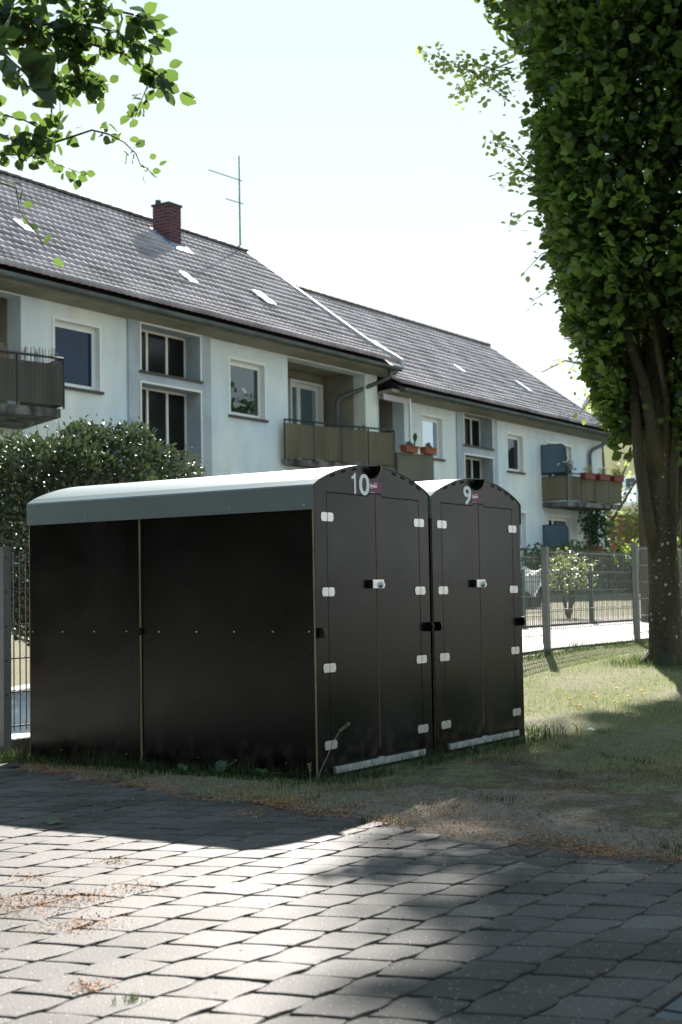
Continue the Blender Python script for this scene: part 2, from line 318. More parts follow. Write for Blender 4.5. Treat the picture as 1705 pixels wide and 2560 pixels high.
# ================================================================== GROUND
def edgeX(y): return float(np.interp(y, [-6,1.5,2.27,3,3.4,4.1,5.4,6.2,9], [4.3,4.42,4.5,4.70,4.84,4.95,5.35,5.6,5.7]))
def make_ground():
    # near terrain, fine grid
    xs = np.concatenate([np.arange(-300,-8,30), np.arange(-8,3.6,1.0), np.arange(3.6,12,.06), np.arange(12,20,.4), np.arange(20,80,3), np.arange(80,700,60)])
    ys = np.concatenate([np.arange(-300,-8,30), np.arange(-8,0.5,.5), np.arange(.5,6.3,.06), np.arange(6.3,20,.3), np.arange(20,80,4), np.arange(80,700,60)])
    X, Y = np.meshgrid(xs, ys, indexing='ij')
    Z = gz(X, Y)+.012*np.sin(X*1.7+Y*2.1)*np.sin(Y*3.3-X)*(X > 4)
    Z -= .045*S((X-5.55)/.3)*S((8.9-X)/.4)*S((Y-3.55)/.3)
    Z += RNG.normal(size=Z.shape)*.003*((X > 4) & (X < 12) & (Y < 6.5))
    E = np.interp(Y, [-6,1.5,2.27,3,3.4,4.1,5.4,6.2,9], [4.3,4.42,4.5,4.70,4.84,4.95,5.35,5.6,5.7])
    d = X-E+.10*np.sin(Y*5.1)+.05*np.sin(Y*13+1)
    under = -.08+.083*S((d+.12)/.22)
    Z = np.where((X < 9) & (Y < 6.2), Z*(d > 0)+under, Z)
    Z = np.where((X <= E+.5) & (Y >= 6.2) & (Y < 9), Z-.0, Z)
    nx, ny = X.shape; V = np.stack([X, Y, Z], -1).reshape(-1, 3)
    i, j = np.meshgrid(np.arange(nx-1), np.arange(ny-1), indexing='ij'); a = (i*ny+j).ravel()
    F = np.stack([a, a+ny, a+ny+1, a+1], 1)
    tag(npmesh('ground', V, F, 'soil', smooth=True), kind='structure')
make_ground()
def sheet(name, poly, dz, m, step=.5):
    xs = [p[0] for p in poly]; ys = [p[1] for p in poly]; mb = MB()
    bm = bmesh.new()
    nx = int((max(xs)-min(xs))/step)+1; ny = int((max(ys)-min(ys))/step)+1
    X = np.linspace(min(xs), max(xs), nx+1); Y = np.linspace(min(ys), max(ys), ny+1)
    V = [(x, y, float(gz(x, y))+dz) for x in X for y in Y]
    F = [(i*(ny+1)+j, (i+1)*(ny+1)+j, (i+1)*(ny+1)+j+1, i*(ny+1)+j+1) for i in range(nx) for j in range(ny)]
    mb.add(V, F); o = mb.build(name, m); return tag(o, kind='structure')
sheet('footpath', [(-3, 6.42), (34, 9.75)], .02, 'path')
sheet('planting_bed', [(16, 9.85), (46, 10.9)], .05, 'bed')
def flat(name, x0, y0, x1, y1, z, m):
    mb = MB(); mb.box(x0, y0, z-.1, x1, y1, z); return tag(mb.build(name, m), kind='structure')
flat('added_road', 9.5, -40, 60, -2.5, .19, 'asphalt')  # unseen; added so the locker fronts reflect a neutral grey
mb = MB(); mb.box(-9, -7, -.055, 4.9, 6.15, -.007); tag(mb.build('joint_bed', 'joint'), kind='structure')

def pavers():
    mb = MB(); PX, PY = .174, .156
    def row(x, k): return k*PY-.075+.0045*(1 if math.sin((x/PX+(k % 2)*.5)*2*math.pi) > 0 else -1)+.003*math.sin(x*7+k)
    for k in range(-28, 40):
        off = (k % 2)*PX*.5+.02*math.sin(k*2.3)
        for i in range(-20, 38):
            x0 = i*PX+off; yc = (k+.5)*PY-.075
            if x0+PX > edgeX(yc)+.14+.05*math.sin(k*1.9) or yc > 6.1: continue
            if x0 < 3.12 and yc < 1.21 and x0 > 2.4 and False: continue
            if yc < 1.20 and x0 > 2.75: continue
            g = .0018+.0012*random.random(); sk = -.042
            pts = []
            xa, xb = x0+g, x0+PX-g
            jig = lambda: random.uniform(-.0014, .0014)
            for t in (0, .25, .5, .75, 1): x = xa+(xb-xa)*t; pts.append((x+jig()-sk*.5, row(x, k)+g+jig()))
            mid = .007*math.sin(i*3.1+k)
            pts.append((xb+.004+jig(), yc+jig()))
            for t in (1, .75, .5, .25, 0): x = xa+(xb-xa)*t; pts.append((x+jig()+sk*.5, row(x, k+1)-g+jig()))
            pts.append((xa+.004+jig(), yc+jig()))
            h = random.gauss(0, .0008); tx = random.gauss(0, .004); ty = random.gauss(0, .004); cx = x0+PX/2
            if random.random() < .05: ty += .03; h += .002
            z = lambda x, y, d: h+d+(x-cx)*tx+(y-yc)*ty
            rot = random.gauss(0, .016); sx_, sy_ = random.gauss(0, .0012), random.gauss(0, .0012); cr, sr = math.cos(rot), math.sin(rot)
            for q in (0, 4, 6, 10): cx_, cy_ = pts[q]; cc = random.choice((.02, .03, .05, .09)); pts[q] = (cx_+(cx-cx_)*cc, cy_+(yc-cy_)*cc)
            pts = [(cx+(x-cx)*cr-(y-yc)*sr+sx_, yc+(x-cx)*sr+(y-yc)*cr+sy_) for x, y in pts]
            n = len(pts)
            o1 = [(x, y, z(x, y, -.05)) for x, y in pts]; o2 = [(x, y, z(x, y, -.004)) for x, y in pts]
            ins = [(cx+(x-cx)*.965, yc+(y-yc)*.96, z(x, y, -.0007)) for x, y in pts]
            ins2 = [(cx+(x-cx)*.85, yc+(y-yc)*.85, z(x, y, 0)) for x, y in pts]
            fs = []
            for a in range(3):
                fs += [(a*n+q, a*n+(q+1) % n, (a+1)*n+(q+1) % n, (a+1)*n+q) for q in range(n)]
            fs.append(tuple(range(3*n, 4*n)))
            mb.add(o1+o2+ins+ins2, fs)
    o = mb.build('pavement', 'paver'); tag(o, kind='structure')
    mb = MB()
    for a in range(3):      # narrow edging strip and blue slate setts
        for i in range(26):
            x = -1+i*.19+.002*random.random() if False else 2.76+i*.0
    y1 = 1.171
    for i in range(9):
        x = 2.76+i*.155; mb.box(x+.004, y1-.052, -.05, x+.15, y1-.004, random.uniform(-.002, .003))
    tag(mb.build('edging_strip', 'paver'), kind='structure')
    mb = MB()
    for j in range(6):
        for i in range(7):
            x = 2.76+i*.16+(j % 2)*.05; y = y1-.06-(j+1)*.118
            mb.box(x+.005, y+.005, -.05, x+.154, y+.113, random.uniform(-.003, .002))
    tag(mb.build('slate_setts', 'slate'), kind='structure')
pavers()

# ================================================================== LOCKERS
def text_mesh(body, x0, x1, z0, z1, y, depth=.0015, bold=.02):
    cu = bpy.data.curves.new('digits', 'FONT'); cu.body = body; cu.size = 1; cu.offset = bold; cu.resolution_u = 6
    ob = bpy.data.objects.new('digits_tmp', cu); COL.objects.link(ob)
    bpy.context.view_layer.update()
    dg = bpy.context.evaluated_depsgraph_get(); me = bpy.data.meshes.new_from_object(ob.evaluated_get(dg))
    vs = [v.co.copy() for v in me.vertices]; fs = [tuple(p.vertices) for p in me.polygons]
    bpy.data.objects.remove(ob); bpy.data.curves.remove(cu); bpy.data.meshes.remove(me)
    mx0 = min(v.x for v in vs); mx1 = max(v.x for v in vs); my0 = min(v.y for v in vs); my1 = max(v.y for v in vs)
    out = [(x0+(v.x-mx0)/(mx1-mx0)*(x1-x0), y, z0+(v.y-my0)/(my1-my0)*(z1-z0)) for v in vs]
    return out, fs
def arcz(t, W, ht=1.462, ap=1.583):      # roof arc height over the width
    c = W/2; sag = ap-ht; R = (c*c+sag*sag)/(2*sag); return ap-R+math.sqrt(max(R*R-(t-c)**2, 0))
def locker(X0, YF, W, digits, label, gap):
    L = 2.0; B = -.07
    t = thing('bicycle_locker', (X0+W/2, YF+L/2, 0), label, 'bicycle locker', 'black bicycle lockers with curved metal roofs')
    g = .004
    # carcass shell (back, side, far side)
    mb = MB(); mb.box(X0+W-.015, YF+.016, B, X0+W, YF+L-.016, 1.44); mb.build('side_panel', 'black', t)
    mb = MB(); n = 20
    prof = [(X0+.002, YF+L-.015, B)]+[(X0+.002, YF+L-.015, 1.455)]+[(X0+W*i/n, YF+L-.015, arcz(W*i/n, W)-.004) for i in range(1, n)]+[(X0+W-.002, YF+L-.015, 1.455), (X0+W-.002, YF+L-.015, B)]
    mb.prism(prof, (0, .015, 0)); mb.build('back_panel', 'black', t)
    # near side: two sheets with lap seam
    mb = MB(); mb.box(X0+.004, YF+.016, B, X0+.018, YF+1.160, 1.44); sp = mb.build('side_panel', 'black', t)
    mb = MB(); mb.box(X0-.010, YF+1.163, B, X0+.003, YF+L-.01, 1.44); mb.mi = 0; sp2 = mb.build('side_panel', 'black', t)
    for (za, zb) in ((B+.01, .688), (.728, 1.33)):
        m2 = MB(); m2.box(X0-.0085, YF+1.1595, za, X0+.0035, YF+1.156, zb); m2.build('panel_edge', 'wood', sp2)
    m2 = MB(); m2.box(X0-.0125, YF+L-.0125, B+.02, X0-.0095, YF+L-.0085, 1.33); m2.build('panel_edge', 'wood', sp2)
    m2 = MB(); m2.box(X0-.014, YF+1.150, .692, X0+.003, YF+1.156, .724); m2.build('seam_block', 'blackdeep', sp2)
    m2 = MB()
    def screw(x, y, z, par, r_=.0042): m2 = MB(); m2.tube([(x, YF+y, z), (x-.0035, YF+y, z)], r_, 6); m2.build('screw', 'steel', par)
    for y in (1.965, 1.73, 1.49, 1.25): screw(X0-.010, y, .708, sp2)
    for y in (1.745, 1.50, 1.258): screw(X0-.010, y, .04, sp2, .004)
    for y in (1.03, .77, .52, .27, .045): screw(X0+.004, y, .705, sp)
    for y in (.77, .52, .2): screw(X0+.004, y, .04, sp, .004)
    # front panel with arch
    def arch(x0, x1, off=0, k=20): return [(x0+(x1-x0)*i/k, arcz(x0+(x1-x0)*i/k-X0, W)+off) for i in range(k+1)]
    a = .112; dl, dr = X0+a, X0+W-a+.004; xm = X0+.592*W/1.165
    T = .015; zt = 1.412
    mb = MB()
    def fr(pts): mb.prism([(x, YF, z) for x, z in pts], (0, T, 0))
    fr([(X0, B), (dl, B), (dl, 1.417), (X0, 1.417)])
    fr([(dr, B), (X0+W, B), (X0+W, 1.417), (dr, 1.417)])
    # head with the small raised notch in the middle
    nb0, nb1, nb2, nb3 = xm-.078, xm-.062, xm+.058, xm+.075
    head = [(X0, 1.417), (dl, 1.417), (nb0, 1.417), (nb1, 1.431), (nb2, 1.431), (nb3, 1.417), (dr, 1.417), (X0+W, 1.417)]
    top = arch(X0, X0+W, -.006)
    def hz(x): return float(np.interp(x, [h[0] for h in head], [h[1] for h in head]))
    xs = sorted(set([p[0] for p in top]+[h[0] for h in head]))
    for x0, x1 in zip(xs[:-1], xs[1:]):
        if x1-x0 < 1e-5: continue
        z0 = arcz(x0-X0, W)-.006; z1 = arcz(x1-X0, W)-.006
        fr([(x0, hz(x0)), (x1, hz(x1)), (x1, z1), (x0, z0)])
    f = mb.build('front_panel', 'black', t)
    m2 = MB(); m2.box(X0-.0015, YF+.0025, B, X0-.0002, YF+.013, 1.455); m2.build('panel_edge', 'wooddark' if gap else 'wood', f)
    # slots under the roof
    for q in (.13, .22, .31, .42, .66, .74, .82, .89):
        xq = X0+W*q; z = arcz(W*q, W); z2 = arcz(W*q+.045, W); m2 = MB()
        m2.prism([(xq, YF-.0012, z-.026), (xq+.045, YF-.0012, z2-.026), (xq+.045, YF-.0012, z2-.012), (xq, YF-.0012, z-.012)], (0, .002, 0)); m2.build('slot', 'blackdeep', f)
    # dark backing behind door gaps
    mb = MB(); mb.box(X0+.02, YF+.018, B, X0+W-.02, YF+.022, 1.44); mb.build('backing', 'blackdeep', t)
    # doors
    def door(x0, x1, side):
        mb = MB(); G = .005
        z1 = 1.417-G
        if side < 0: pts = [(x0+G, .03), (x1, .03), (x1, 1.431-G), (nb1+G, 1.431-G), (nb0+G*.6, z1), (x0+G, z1)]
        else: pts = [(x0, .03), (x1-G, .03), (x1-G, z1), (nb3-G*.6, z1), (nb2-G, 1.431-G), (x0, 1.431-G)]
        mb.prism([(x, YF+.0005, z) for x, z in pts], (0, T, 0)); d = mb.build('door', 'black', t)
        if side > 0:
            m2 = MB(); m2.box(x0-.0032, YF+.002, .05, x0+.0025, YF+.0125, 1.42); 
            m2 = MB(); m2.box(x0-.0035, YF-.0012, .07, x0+.0022, YF+.0008, 1.425); m2.build('door_edge', 'wooddark', d)
        return d
    d1 = door(dl, xm-.003, -1); d2 = door(xm+.001, dr, 1)
    # hinges
    for hx, dd, s_ in ((X0+.1146, d1, 1), (X0+W-.1105, d2, -1)):
        for hzv in (1.288, .904, .517, .128):
            m2 = MB(); h = .0225
            for sg in (-1, 1):
                e = .0585; pts = [(sg*.0048, -h), (sg*(e-.012), -h), (sg*(e-.004), -h*.72), (sg*e, 0), (sg*(e-.004), h*.72), (sg*(e-.012), h), (sg*.0048, h)]
                m2.prism([(hx+x, YF-.003, hzv+z) for x, z in pts], (0, .003, 0))
                for (px, pz) in ((.018, .011), (.018, -.011), (.042, 0)): m2.tube([(hx+sg*px, YF-.003, hzv+pz), (hx+sg*px, YF-.0045, hzv+pz)], .0035, 8)
            m2.tube([(hx, YF-.0015, hzv-h*.9), (hx, YF-.0015, hzv+h*.9)], .0022, 8)
            m2.build('hinge', 'steel', dd)
    # lock
    lx = X0+.504 if not gap else X0+.484
    m2 = MB(); m2.box(lx, YF-.031, .920, lx+.112, YF-.026, .966); lk = m2.build('lock', 'steel', d2)
    m2 = MB(); m2.tube([(lx+.082, YF-.031, .938), (lx+.082, YF-.045, .938)], .0165, 20); m2.tube([(lx+.082, YF-.045, .938), (lx+.082, YF-.049, .938)], .011, 16); m2.build('lock_cylinder', 'steel', lk)
    m2 = MB(); m2.box(lx+.001, YF-.0255, .921, lx+.111, YF-.0005, .965); m2.build('lock_body', 'blackplast', lk)
    # ridge tab and rail tabs (plywood tongues poking through the front)
    def tongue(x, zc, r_, flatTop, nm):
        m2 = MB(); k = 14; pts = []
        if flatTop: pts = [(YF-.0003, zc)]+[(YF-r_*math.sin(math.pi/2*i/k+0), zc-r_*1.0+r_*math.cos(math.pi/2*i/k)) for i in range(0)]
        if flatTop:
            pts = [(YF, zc)]+[(YF-r_*math.cos(math.pi/2*i/k), zc-r_*1.05*math.sin(math.pi/2*i/k)) for i in range(k+1)]
        else:
            pts = [(YF, zc-.026)]+[(YF-.030-.012*math.sin(math.pi*i/k), zc-.026+.052*i/k) for i in range(k+1)]+[(YF, zc+.026)]
        m2.mi = 0
        n_ = len(pts); aV = [(x, y, z) for y, z in pts]; bV = [(x+.015, y, z) for y, z in pts]
        m2.add(aV+bV, [tuple(range(n_))[::-1], tuple(range(n_, 2*n_))])
        m2.mi = 1; m2.add(aV+bV, [(i, (i+1) % n_, n_+(i+1) % n_, n_+i) for i in range(n_)])
        m2.m = m2.m
        return m2.build(nm, ['black', 'wood' if flatTop else 'wooddark'], t)
    tongue(X0+.556, 1.576, .062, True, 'ridge_tab')
    tongue(X0+.016, .698, .03, False, 'rail_tab'); tongue(X0+W-.043, .698, .03, False, 'rail_tab')
    m2 = MB(); m2.tube([(X0+.0145, YF-.022, .698), (X0+.0158, YF-.022, .698)], .008, 14); m2.build('padlock_hole', 'blackdeep', t)
    # bottom bar
    mb = MB(); mb.box(X0+.13, YF-.018, -.018, X0+W-.115, YF-.001, .016); mb.build('threshold_bar', 'galv', t)
    mb = MB(); mb.box(xm-.03, YF-.008, .0165, xm+.03, YF-.001, .022); mb.build('door_catch', 'galv', t)
    # number, sticker
    if digits == '10':
        m2 = MB(); one = [(.378, 1.420), (.396, 1.420), (.396, 1.531), (.382, 1.531), (.376, 1.521), (.366, 1.514), (.354, 1.511), (.354, 1.498), (.378, 1.500)]
        m2.add([(X0+x, YF-.0018, z) for x, z in one], [(0, 1, 2, 3, 4, 8), (4, 5, 6, 7, 8)])
        vs, fs = text_mesh('0', X0+.428, X0+.532, 1.416, 1.531, YF-.0018, bold=.018); m2.add(vs, fs); sx = X0+.534
    else:
        vs, fs = text_mesh('9', X0+.392, X0+.492, 1.416, 1.531, YF-.0018, bold=.018); m2 = MB(); m2.add(vs, fs); sx = X0+.500
    m2.build('number', 'white', f)
    m2 = MB(); m2.box(sx, YF-.0012, 1.441, sx+.118, YF-.0002, 1.493); st = m2.build('sticker', 'maroon', f)
    vs, fs = text_mesh('farabo', sx+.006, sx+.078, 1.462, 1.484, YF-.0018, bold=.05); m3 = MB(); m3.add(vs, fs)
    k = 8
    arc = [(sx+.066+.014*math.cos(math.pi*i/k), 1.482+.006*math.sin(math.pi*i/k)) for i in range(k+1)]
    for p, q in zip(arc[:-1], arc[1:]): m3.box(min(p[0], q[0]), YF-.0018, min(p[1], q[1])-.001, max(p[0], q[0]), YF-.0014, max(p[1], q[1])+.0015)
    m3.box(sx+.008, YF-.0018, 1.4575, sx+.036, YF-.0014, 1.4592)
    m3.build('sticker_lettering', 'white', st)
    m3 = MB(); m3.box(sx+.085, YF-.0018, 1.4455, sx+.116, YF-.0014, 1.4475); m3.build('sticker_line', 'pinkline', st)
    m3 = MB(); m3.box(sx-.008, YF-.006, 1.4335, sx+.048, YF-.0004, 1.4375); m3.build('metal_tag', 'galv', f)
    # roof sheet: arc + side flanges
    mb = MB(); o0 = .016; y0, y1 = YF-.006, YF+L+.006; k = 28; th = .0018
    top = [(X0-o0, 1.322), (X0-o0, 1.441), (X0-o0+.004, 1.450)]+[(X0+W*i/k, arcz(W*i/k, W)) for i in range(1, k)]+[(X0+W+o0-.004, 1.450), (X0+W+o0, 1.441), (X0+W+o0, 1.322)]
    bot = [(x+(.002 if x < X0+.02 else -.002 if x > X0+W-.02 else 0), z-(.003 if 1.45 < z else 0)) for x, z in top]
    n_ = len(top)
    A = [(x, y0, z) for x, z in top]; Bv = [(x, y1, z) for x, z in top]; Cc = [(x, y0, z) for x, z in bot]; Dd = [(x, y1, z) for x, z in bot]
    fs = []
    for i in range(n_-1): fs += [(i, i+1, n_+i+1, n_+i), (2*n_+i+1, 2*n_+i, 3*n_+i, 3*n_+i+1), (i, 2*n_+i, 2*n_+i+1, i+1), (n_+i+1, 3*n_+i+1, 3*n_+i, n_+i)]
    fs += [(0, n_, 3*n_, 2*n_), (n_-1, 3*n_-1, 4*n_-1, 2*n_-1)]
    mb.add(A+Bv+Cc+Dd, fs); ro = mb.build('roof', 'zinc', t)
    for y in (.52, 1.03, 1.54, 1.96, .05): screw(X0-.016, y, 1.346, ro, .006)
    return t
locker(5.95, 4.0165, 1.167, '10', 'black bicycle locker numbered 10, the nearer one with its long side showing', False)
locker(7.160, 4.0165, 1.152, '9', 'black bicycle locker numbered 9, standing behind the one numbered 10', True)

# ================================================================== FENCE
def mesh_fence():
    t = thing('mesh_fence', (5.93, 6.21, 0), 'grey double rod mesh fence with capped posts behind the bicycle lockers', 'fence')
    Y = 6.21; base = {0: .146, 1: .19, 2: .24, 3: .30, 4: .385, -1: .11}
    for k in range(-1, 6):
        x = 5.93+2.5*k; z0 = float(gz(x, Y))-.05; zt = base.get(k, .385)+1.055 if k < 5 else 1.44
        if k == 0: zt = 1.20
        if k == 3: zt = 1.345
        mb = MB(); mb.box(x-.03, Y-.03, z0, x+.03, Y+.03, zt-.012); p = mb.build('post', 'fence', t)
        mb = MB(); mb.box(x-.034, Y-.034, zt-.012, x+.034, Y+.034, zt); mb.box(x-.026, Y-.026, zt, x+.026, Y+.026, zt+.006); mb.build('post_cap', 'fence', p)
        mb = MB(); mb.box(x-.012, Y+.0305, z0+.15, x+.012, Y+.045, zt-.05)
        for q in range(5): mb.tube([(x-.012, Y-.030, zt-.06-q*.2), (x-.012, Y-.036, zt-.06-q*.2)], .006, 6)
        mb.build('clamp_strip', 'fencedark', p)
        if k < 5:
            b = base.get(k, .385); mb = MB(); Yp = Y+.052
            for q in range(6):
                z = b+.2*q
                for dy in (-.007, .007): mb.box(x+.02, Yp+dy-.004, z-.004, x+2.48, Yp+dy+.004, z+.004)
            n = 49
            for q in range(n+1):
                xx = x+.03+q*2.44/n; mb.box(xx-.003, Yp-.003, b-.03, xx+.003, Yp+.003, b+1.03)
            mb.build('mesh_panel', 'fence', t)
            mb = MB(); za = b-.07; mb.box(x+.035, Y-.025, float(gz(x, Y))-.15, x+2.465, Y+.025, za); mb.build('kerb_board', 'conc', t)
mesh_fence()
def back_fence():
    t = thing('garden_fence', (20, 10.3, .3), 'low green wire fence with dark posts beyond the footpath', 'fence')
    Y = 10.0
    for x in (14.5, 18.0, 19.3, 20.75, 23.5, 26.2, 29, 32, 36):
        z = float(gz(x, Y)); mb = MB(); mb.box(x-.035, Y-.035, z-.1, x+.035, Y+.035, z+.95); mb.build('post', 'fencedark', t)
    mb = MB()
    for zz in (.25, .5, .75, .9):
        mb.tube([(x, Y, float(gz(x, Y))+zz) for x in np.arange(12, 37, 1.)], .006, 5)
    for x in np.arange(12, 36, .12): z = float(gz(x, Y)); mb.box(x-.002, Y-.002, z+.05, x+.002, Y+.002, z+.9)
    mb.build('wire_mesh', 'fencedark', t)
back_fence()

# ================================================================== HOUSES
YW = 19.0
def wall_holes(mb, x0, x1, z0, z1, holes, ya, yb):
    xs = sorted(set([x0, x1]+[v for h in holes for v in (h[0], h[1]) if x0 < v < x1]))
    zs = sorted(set([z0, z1]+[v for h in holes for v in (h[2], h[3]) if z0 < v < z1]))
    for a, b in zip(xs[:-1], xs[1:]):
        run = None
        for c, d in zip(zs[:-1], zs[1:]):
            mx, mz = (a+b)/2, (c+d)/2
            solid = not any(h[0] < mx < h[1] and h[2] < mz < h[3] for h in holes)
            if solid: run = (run[0], d) if run else (c, d)
            elif run: mb.box(a, ya, run[0], b, yb, run[1]); run = None
        if run: mb.box(a, ya, run[0], b, yb, run[1])
def window(t, x0, x1, z0, z1, glass, Y=YW, kind='single', sash=1):
    # opening x0..x1, z0..z1
    mb = MB(); l = .055
    e = .004
    mb.box(x0-l, Y-.014, z0+.001, x0+e, Y+.119, z1+l); mb.box(x1-e, Y-.014, z0+.001, x1+l, Y+.119, z1+l); mb.box(x0+e, Y-.014, z1-e, x1-e, Y+.119, z1+l)
    fy = Y+.12; b = .085
    mb.box(x0, fy, z0, x0+b, fy+.06, z1); mb.box(x1-b, fy, z0, x1, fy+.06, z1)
    mb.box(x0+b, fy, z1-b*1.3, x1-b, fy+.06, z1); mb.box(x0+b, fy, z0, x1-b, fy+.06, z0+b*1.1)
    for i in range(1, sash):
        xm = x0+(x1-x0)*(i/sash if sash > 1 else .5); 
        if kind == 'door': xm = x0+(x1-x0)*.36
        mb.box(xm-.07, fy-.004, z0+b*1.1, xm+.07, fy+.056, z1-b*1.3)
    w_ = mb.build('window', 'winwhite', t)
    mb = MB(); mb.box(x0+b*.9, fy+.02, z0+b, x1-b*.9, fy+.045, z1-b*1.2); mb.build('pane', glass, w_)
    mb = MB(); mb.box(x0-.07, Y-.06, z0-.055, x1+.07, Y+.12, z0-.003)
    if kind != 'door': mb.build('sill', 'sill', w_)
    return w_
def stairwin(t, x0, x1, z0, z1, lights, sill=True, Y=YW):
    d = .35; mb = MB(); c = .045
    fy = Y+d
    mb.box(x0, fy, z0, x0+c, fy+.06, z1); mb.box(x1-c, fy, z0, x1, fy+.06, z1); mb.box(x0+c, fy, z1-c, x1-c, fy+.06, z1); mb.box(x0+c, fy, z0, x1-c, fy+.06, z0+c)
    for i in range(1, lights): xm = x0+(x1-x0)*i/lights; mb.box(xm-.03, fy-.01, z0+c, xm+.03, fy+.055, z1-c)
    # trim lip
    l = .04; mb.box(x0-l, Y-.06, z0, x0+.003, Y-.047, z1+l); mb.box(x1-.003, Y-.06, z0, x1+l, Y-.047, z1+l); mb.box(x0+.003, Y-.06, z1-.003, x1-.003, Y-.047, z1+l)
    w_ = mb.build('window', 'cream', t)
    mb = MB(); mb.box(x0+c*.9, fy+.02, z0+c*.9, x1-c*.9, fy+.04, z1-c*.9); mb.build('pane', 'g_stair', w_)
    if sill: mb = MB(); mb.box(x0-.06, Y-.09, z0-.05, x1+.06, Y+d, z0-.003); mb.build('sill', 'sill', w_)
def tile_roof(t, name, xa, xb, ye, ze, yr, zr, flare=.9):
    """wavy interlocking tiles with stepped courses; flatter at the eave"""
    tw, ch = .205, .33
    def line(s):    # s along the slope from eave; returns y,z
        L = math.hypot(yr-ye, zr-ze); u = s/L
        y = ye+(yr-ye)*u; z = ze+(zr-ze)*u
        z += .14*math.exp(-(s/.75)**2)-.14*u*0; return y, z
    L = math.hypot(yr-ye, zr-ze); nc = int(L/ch)+1; sub = 8; nx = int((xb-xa)/tw)
    ny_, nz_ = -(zr-ze)/L, (yr-ye)/L
    V = []; F = []
    prof = [-.042, .015, .042, .049, .050, .046, .028, -.036]
    for c in range(nc):
        s0 = c*ch; s1 = min(s0+ch, L)
        rows = [(s0, -.02), (s0, .037), (s0+ch*.5 if s0+ch*.5 < L else L, .019), (s1, .003)]
        rows = [(s0, -.004)]+rows[1:]
        base = len(V); m = nx*sub+1
        for (s, h) in rows:
            y, z = line(s)
            for i in range(m):
                k = i % sub; tI = i//sub
                jit = .006*math.sin(tI*12.9898+c*78.233)
                hh = h+prof[k]*(1.1 if h > .02 else 1 if h > .01 else .8 if h > 0 else .1)+jit*.6
                V.append((xa+i*(xb-xa)/(m-1), y+ny_*hh, z+nz_*hh))
        for r_ in range(3):
            for i in range(m-1): a = base+r_*m+i; F.append((a, a+1, a+m+1, a+m))
    return npmesh(name, V, F, 'tile', t, smooth=False)
def gable_house(t, xa, xb, ze, zr, xroofa, xroofb, depth=9.7):
    yr = 23.4; ye = 18.5
    rf = tile_roof(t, 'roof', xroofa, xroofb, ye, ze, yr, zr)
    mb = MB(); mb.poly([(xroofa, yr, zr), (xroofb, yr, zr), (xroofb, 2*yr-ye, ze), (xroofa, 2*yr-ye, ze)])
    mb.poly([(xroofa, ye, ze-.03), (xroofb, ye, ze-.03), (xroofb, yr, zr-.05), (xroofa, yr, zr-.05)])
    mb.build('rear_slope', 'ridge', rf)
    # ridge tiles
    mb = MB()
    x = xroofa
    while x < xroofb-.1:
        k = 6; x1 = min(x+.38, xroofb)
        pts = [(math.cos(math.pi*i/k)*.13, math.sin(math.pi*i/k)*.12) for i in range(k+1)]
        A = [(x, yr+p[0]*1.0, zr+.03+p[1]) for p in pts]; B_ = [(x1, yr+p[0]*1.12, zr+.03+p[1]*1.14) for p in pts]
        mb.add(A+B_, [(i, i+1, k+2+i, k+1+i) for i in range(k)]+[tuple(range(k+1, 2*k+2))]); x = x1
    mb.build('ridge_cap', 'ridge', rf)
    # gutter: half pipe
    mb = MB(); k = 8; yg, zg, rg = ye-.04, ze-.02, .085
    out = [(yg+rg*math.cos(math.pi+math.pi*i/k), zg+rg*math.sin(math.pi+math.pi*i/k)) for i in range(k+1)]
    inn = [(yg+(rg-.008)*math.cos(math.pi+math.pi*i/k), zg+(rg-.008)*math.sin(math.pi+math.pi*i/k)) for i in range(k+1)][::-1]
    mb.prism([(xroofa, y, z) for y, z in out+inn], (xroofb-xroofa, 0, 0)); 
    mb.tube([(xroofa, yg-rg, zg+.003), (xroofb, yg-rg, zg+.003)], .011, 6)
    for x in np.arange(xroofa+.5, xroofb, .9): mb.box(x-.012, yg-rg-.003, zg-.05, x+.012, yg-rg+.006, zg+.01)
    mb.build('gutter', 'gutter', t, smooth=False)
    # soffit
    mb = MB(); mb.prism([(xa, 18.56, ze-.13), (xa, 19.0, ze-.19), (xa, 19.0, ze-.10), (xa, 18.56, ze-.05)], (xb-xa, 0, 0)); mb.build('soffit', 'soffit', t)
    return rf

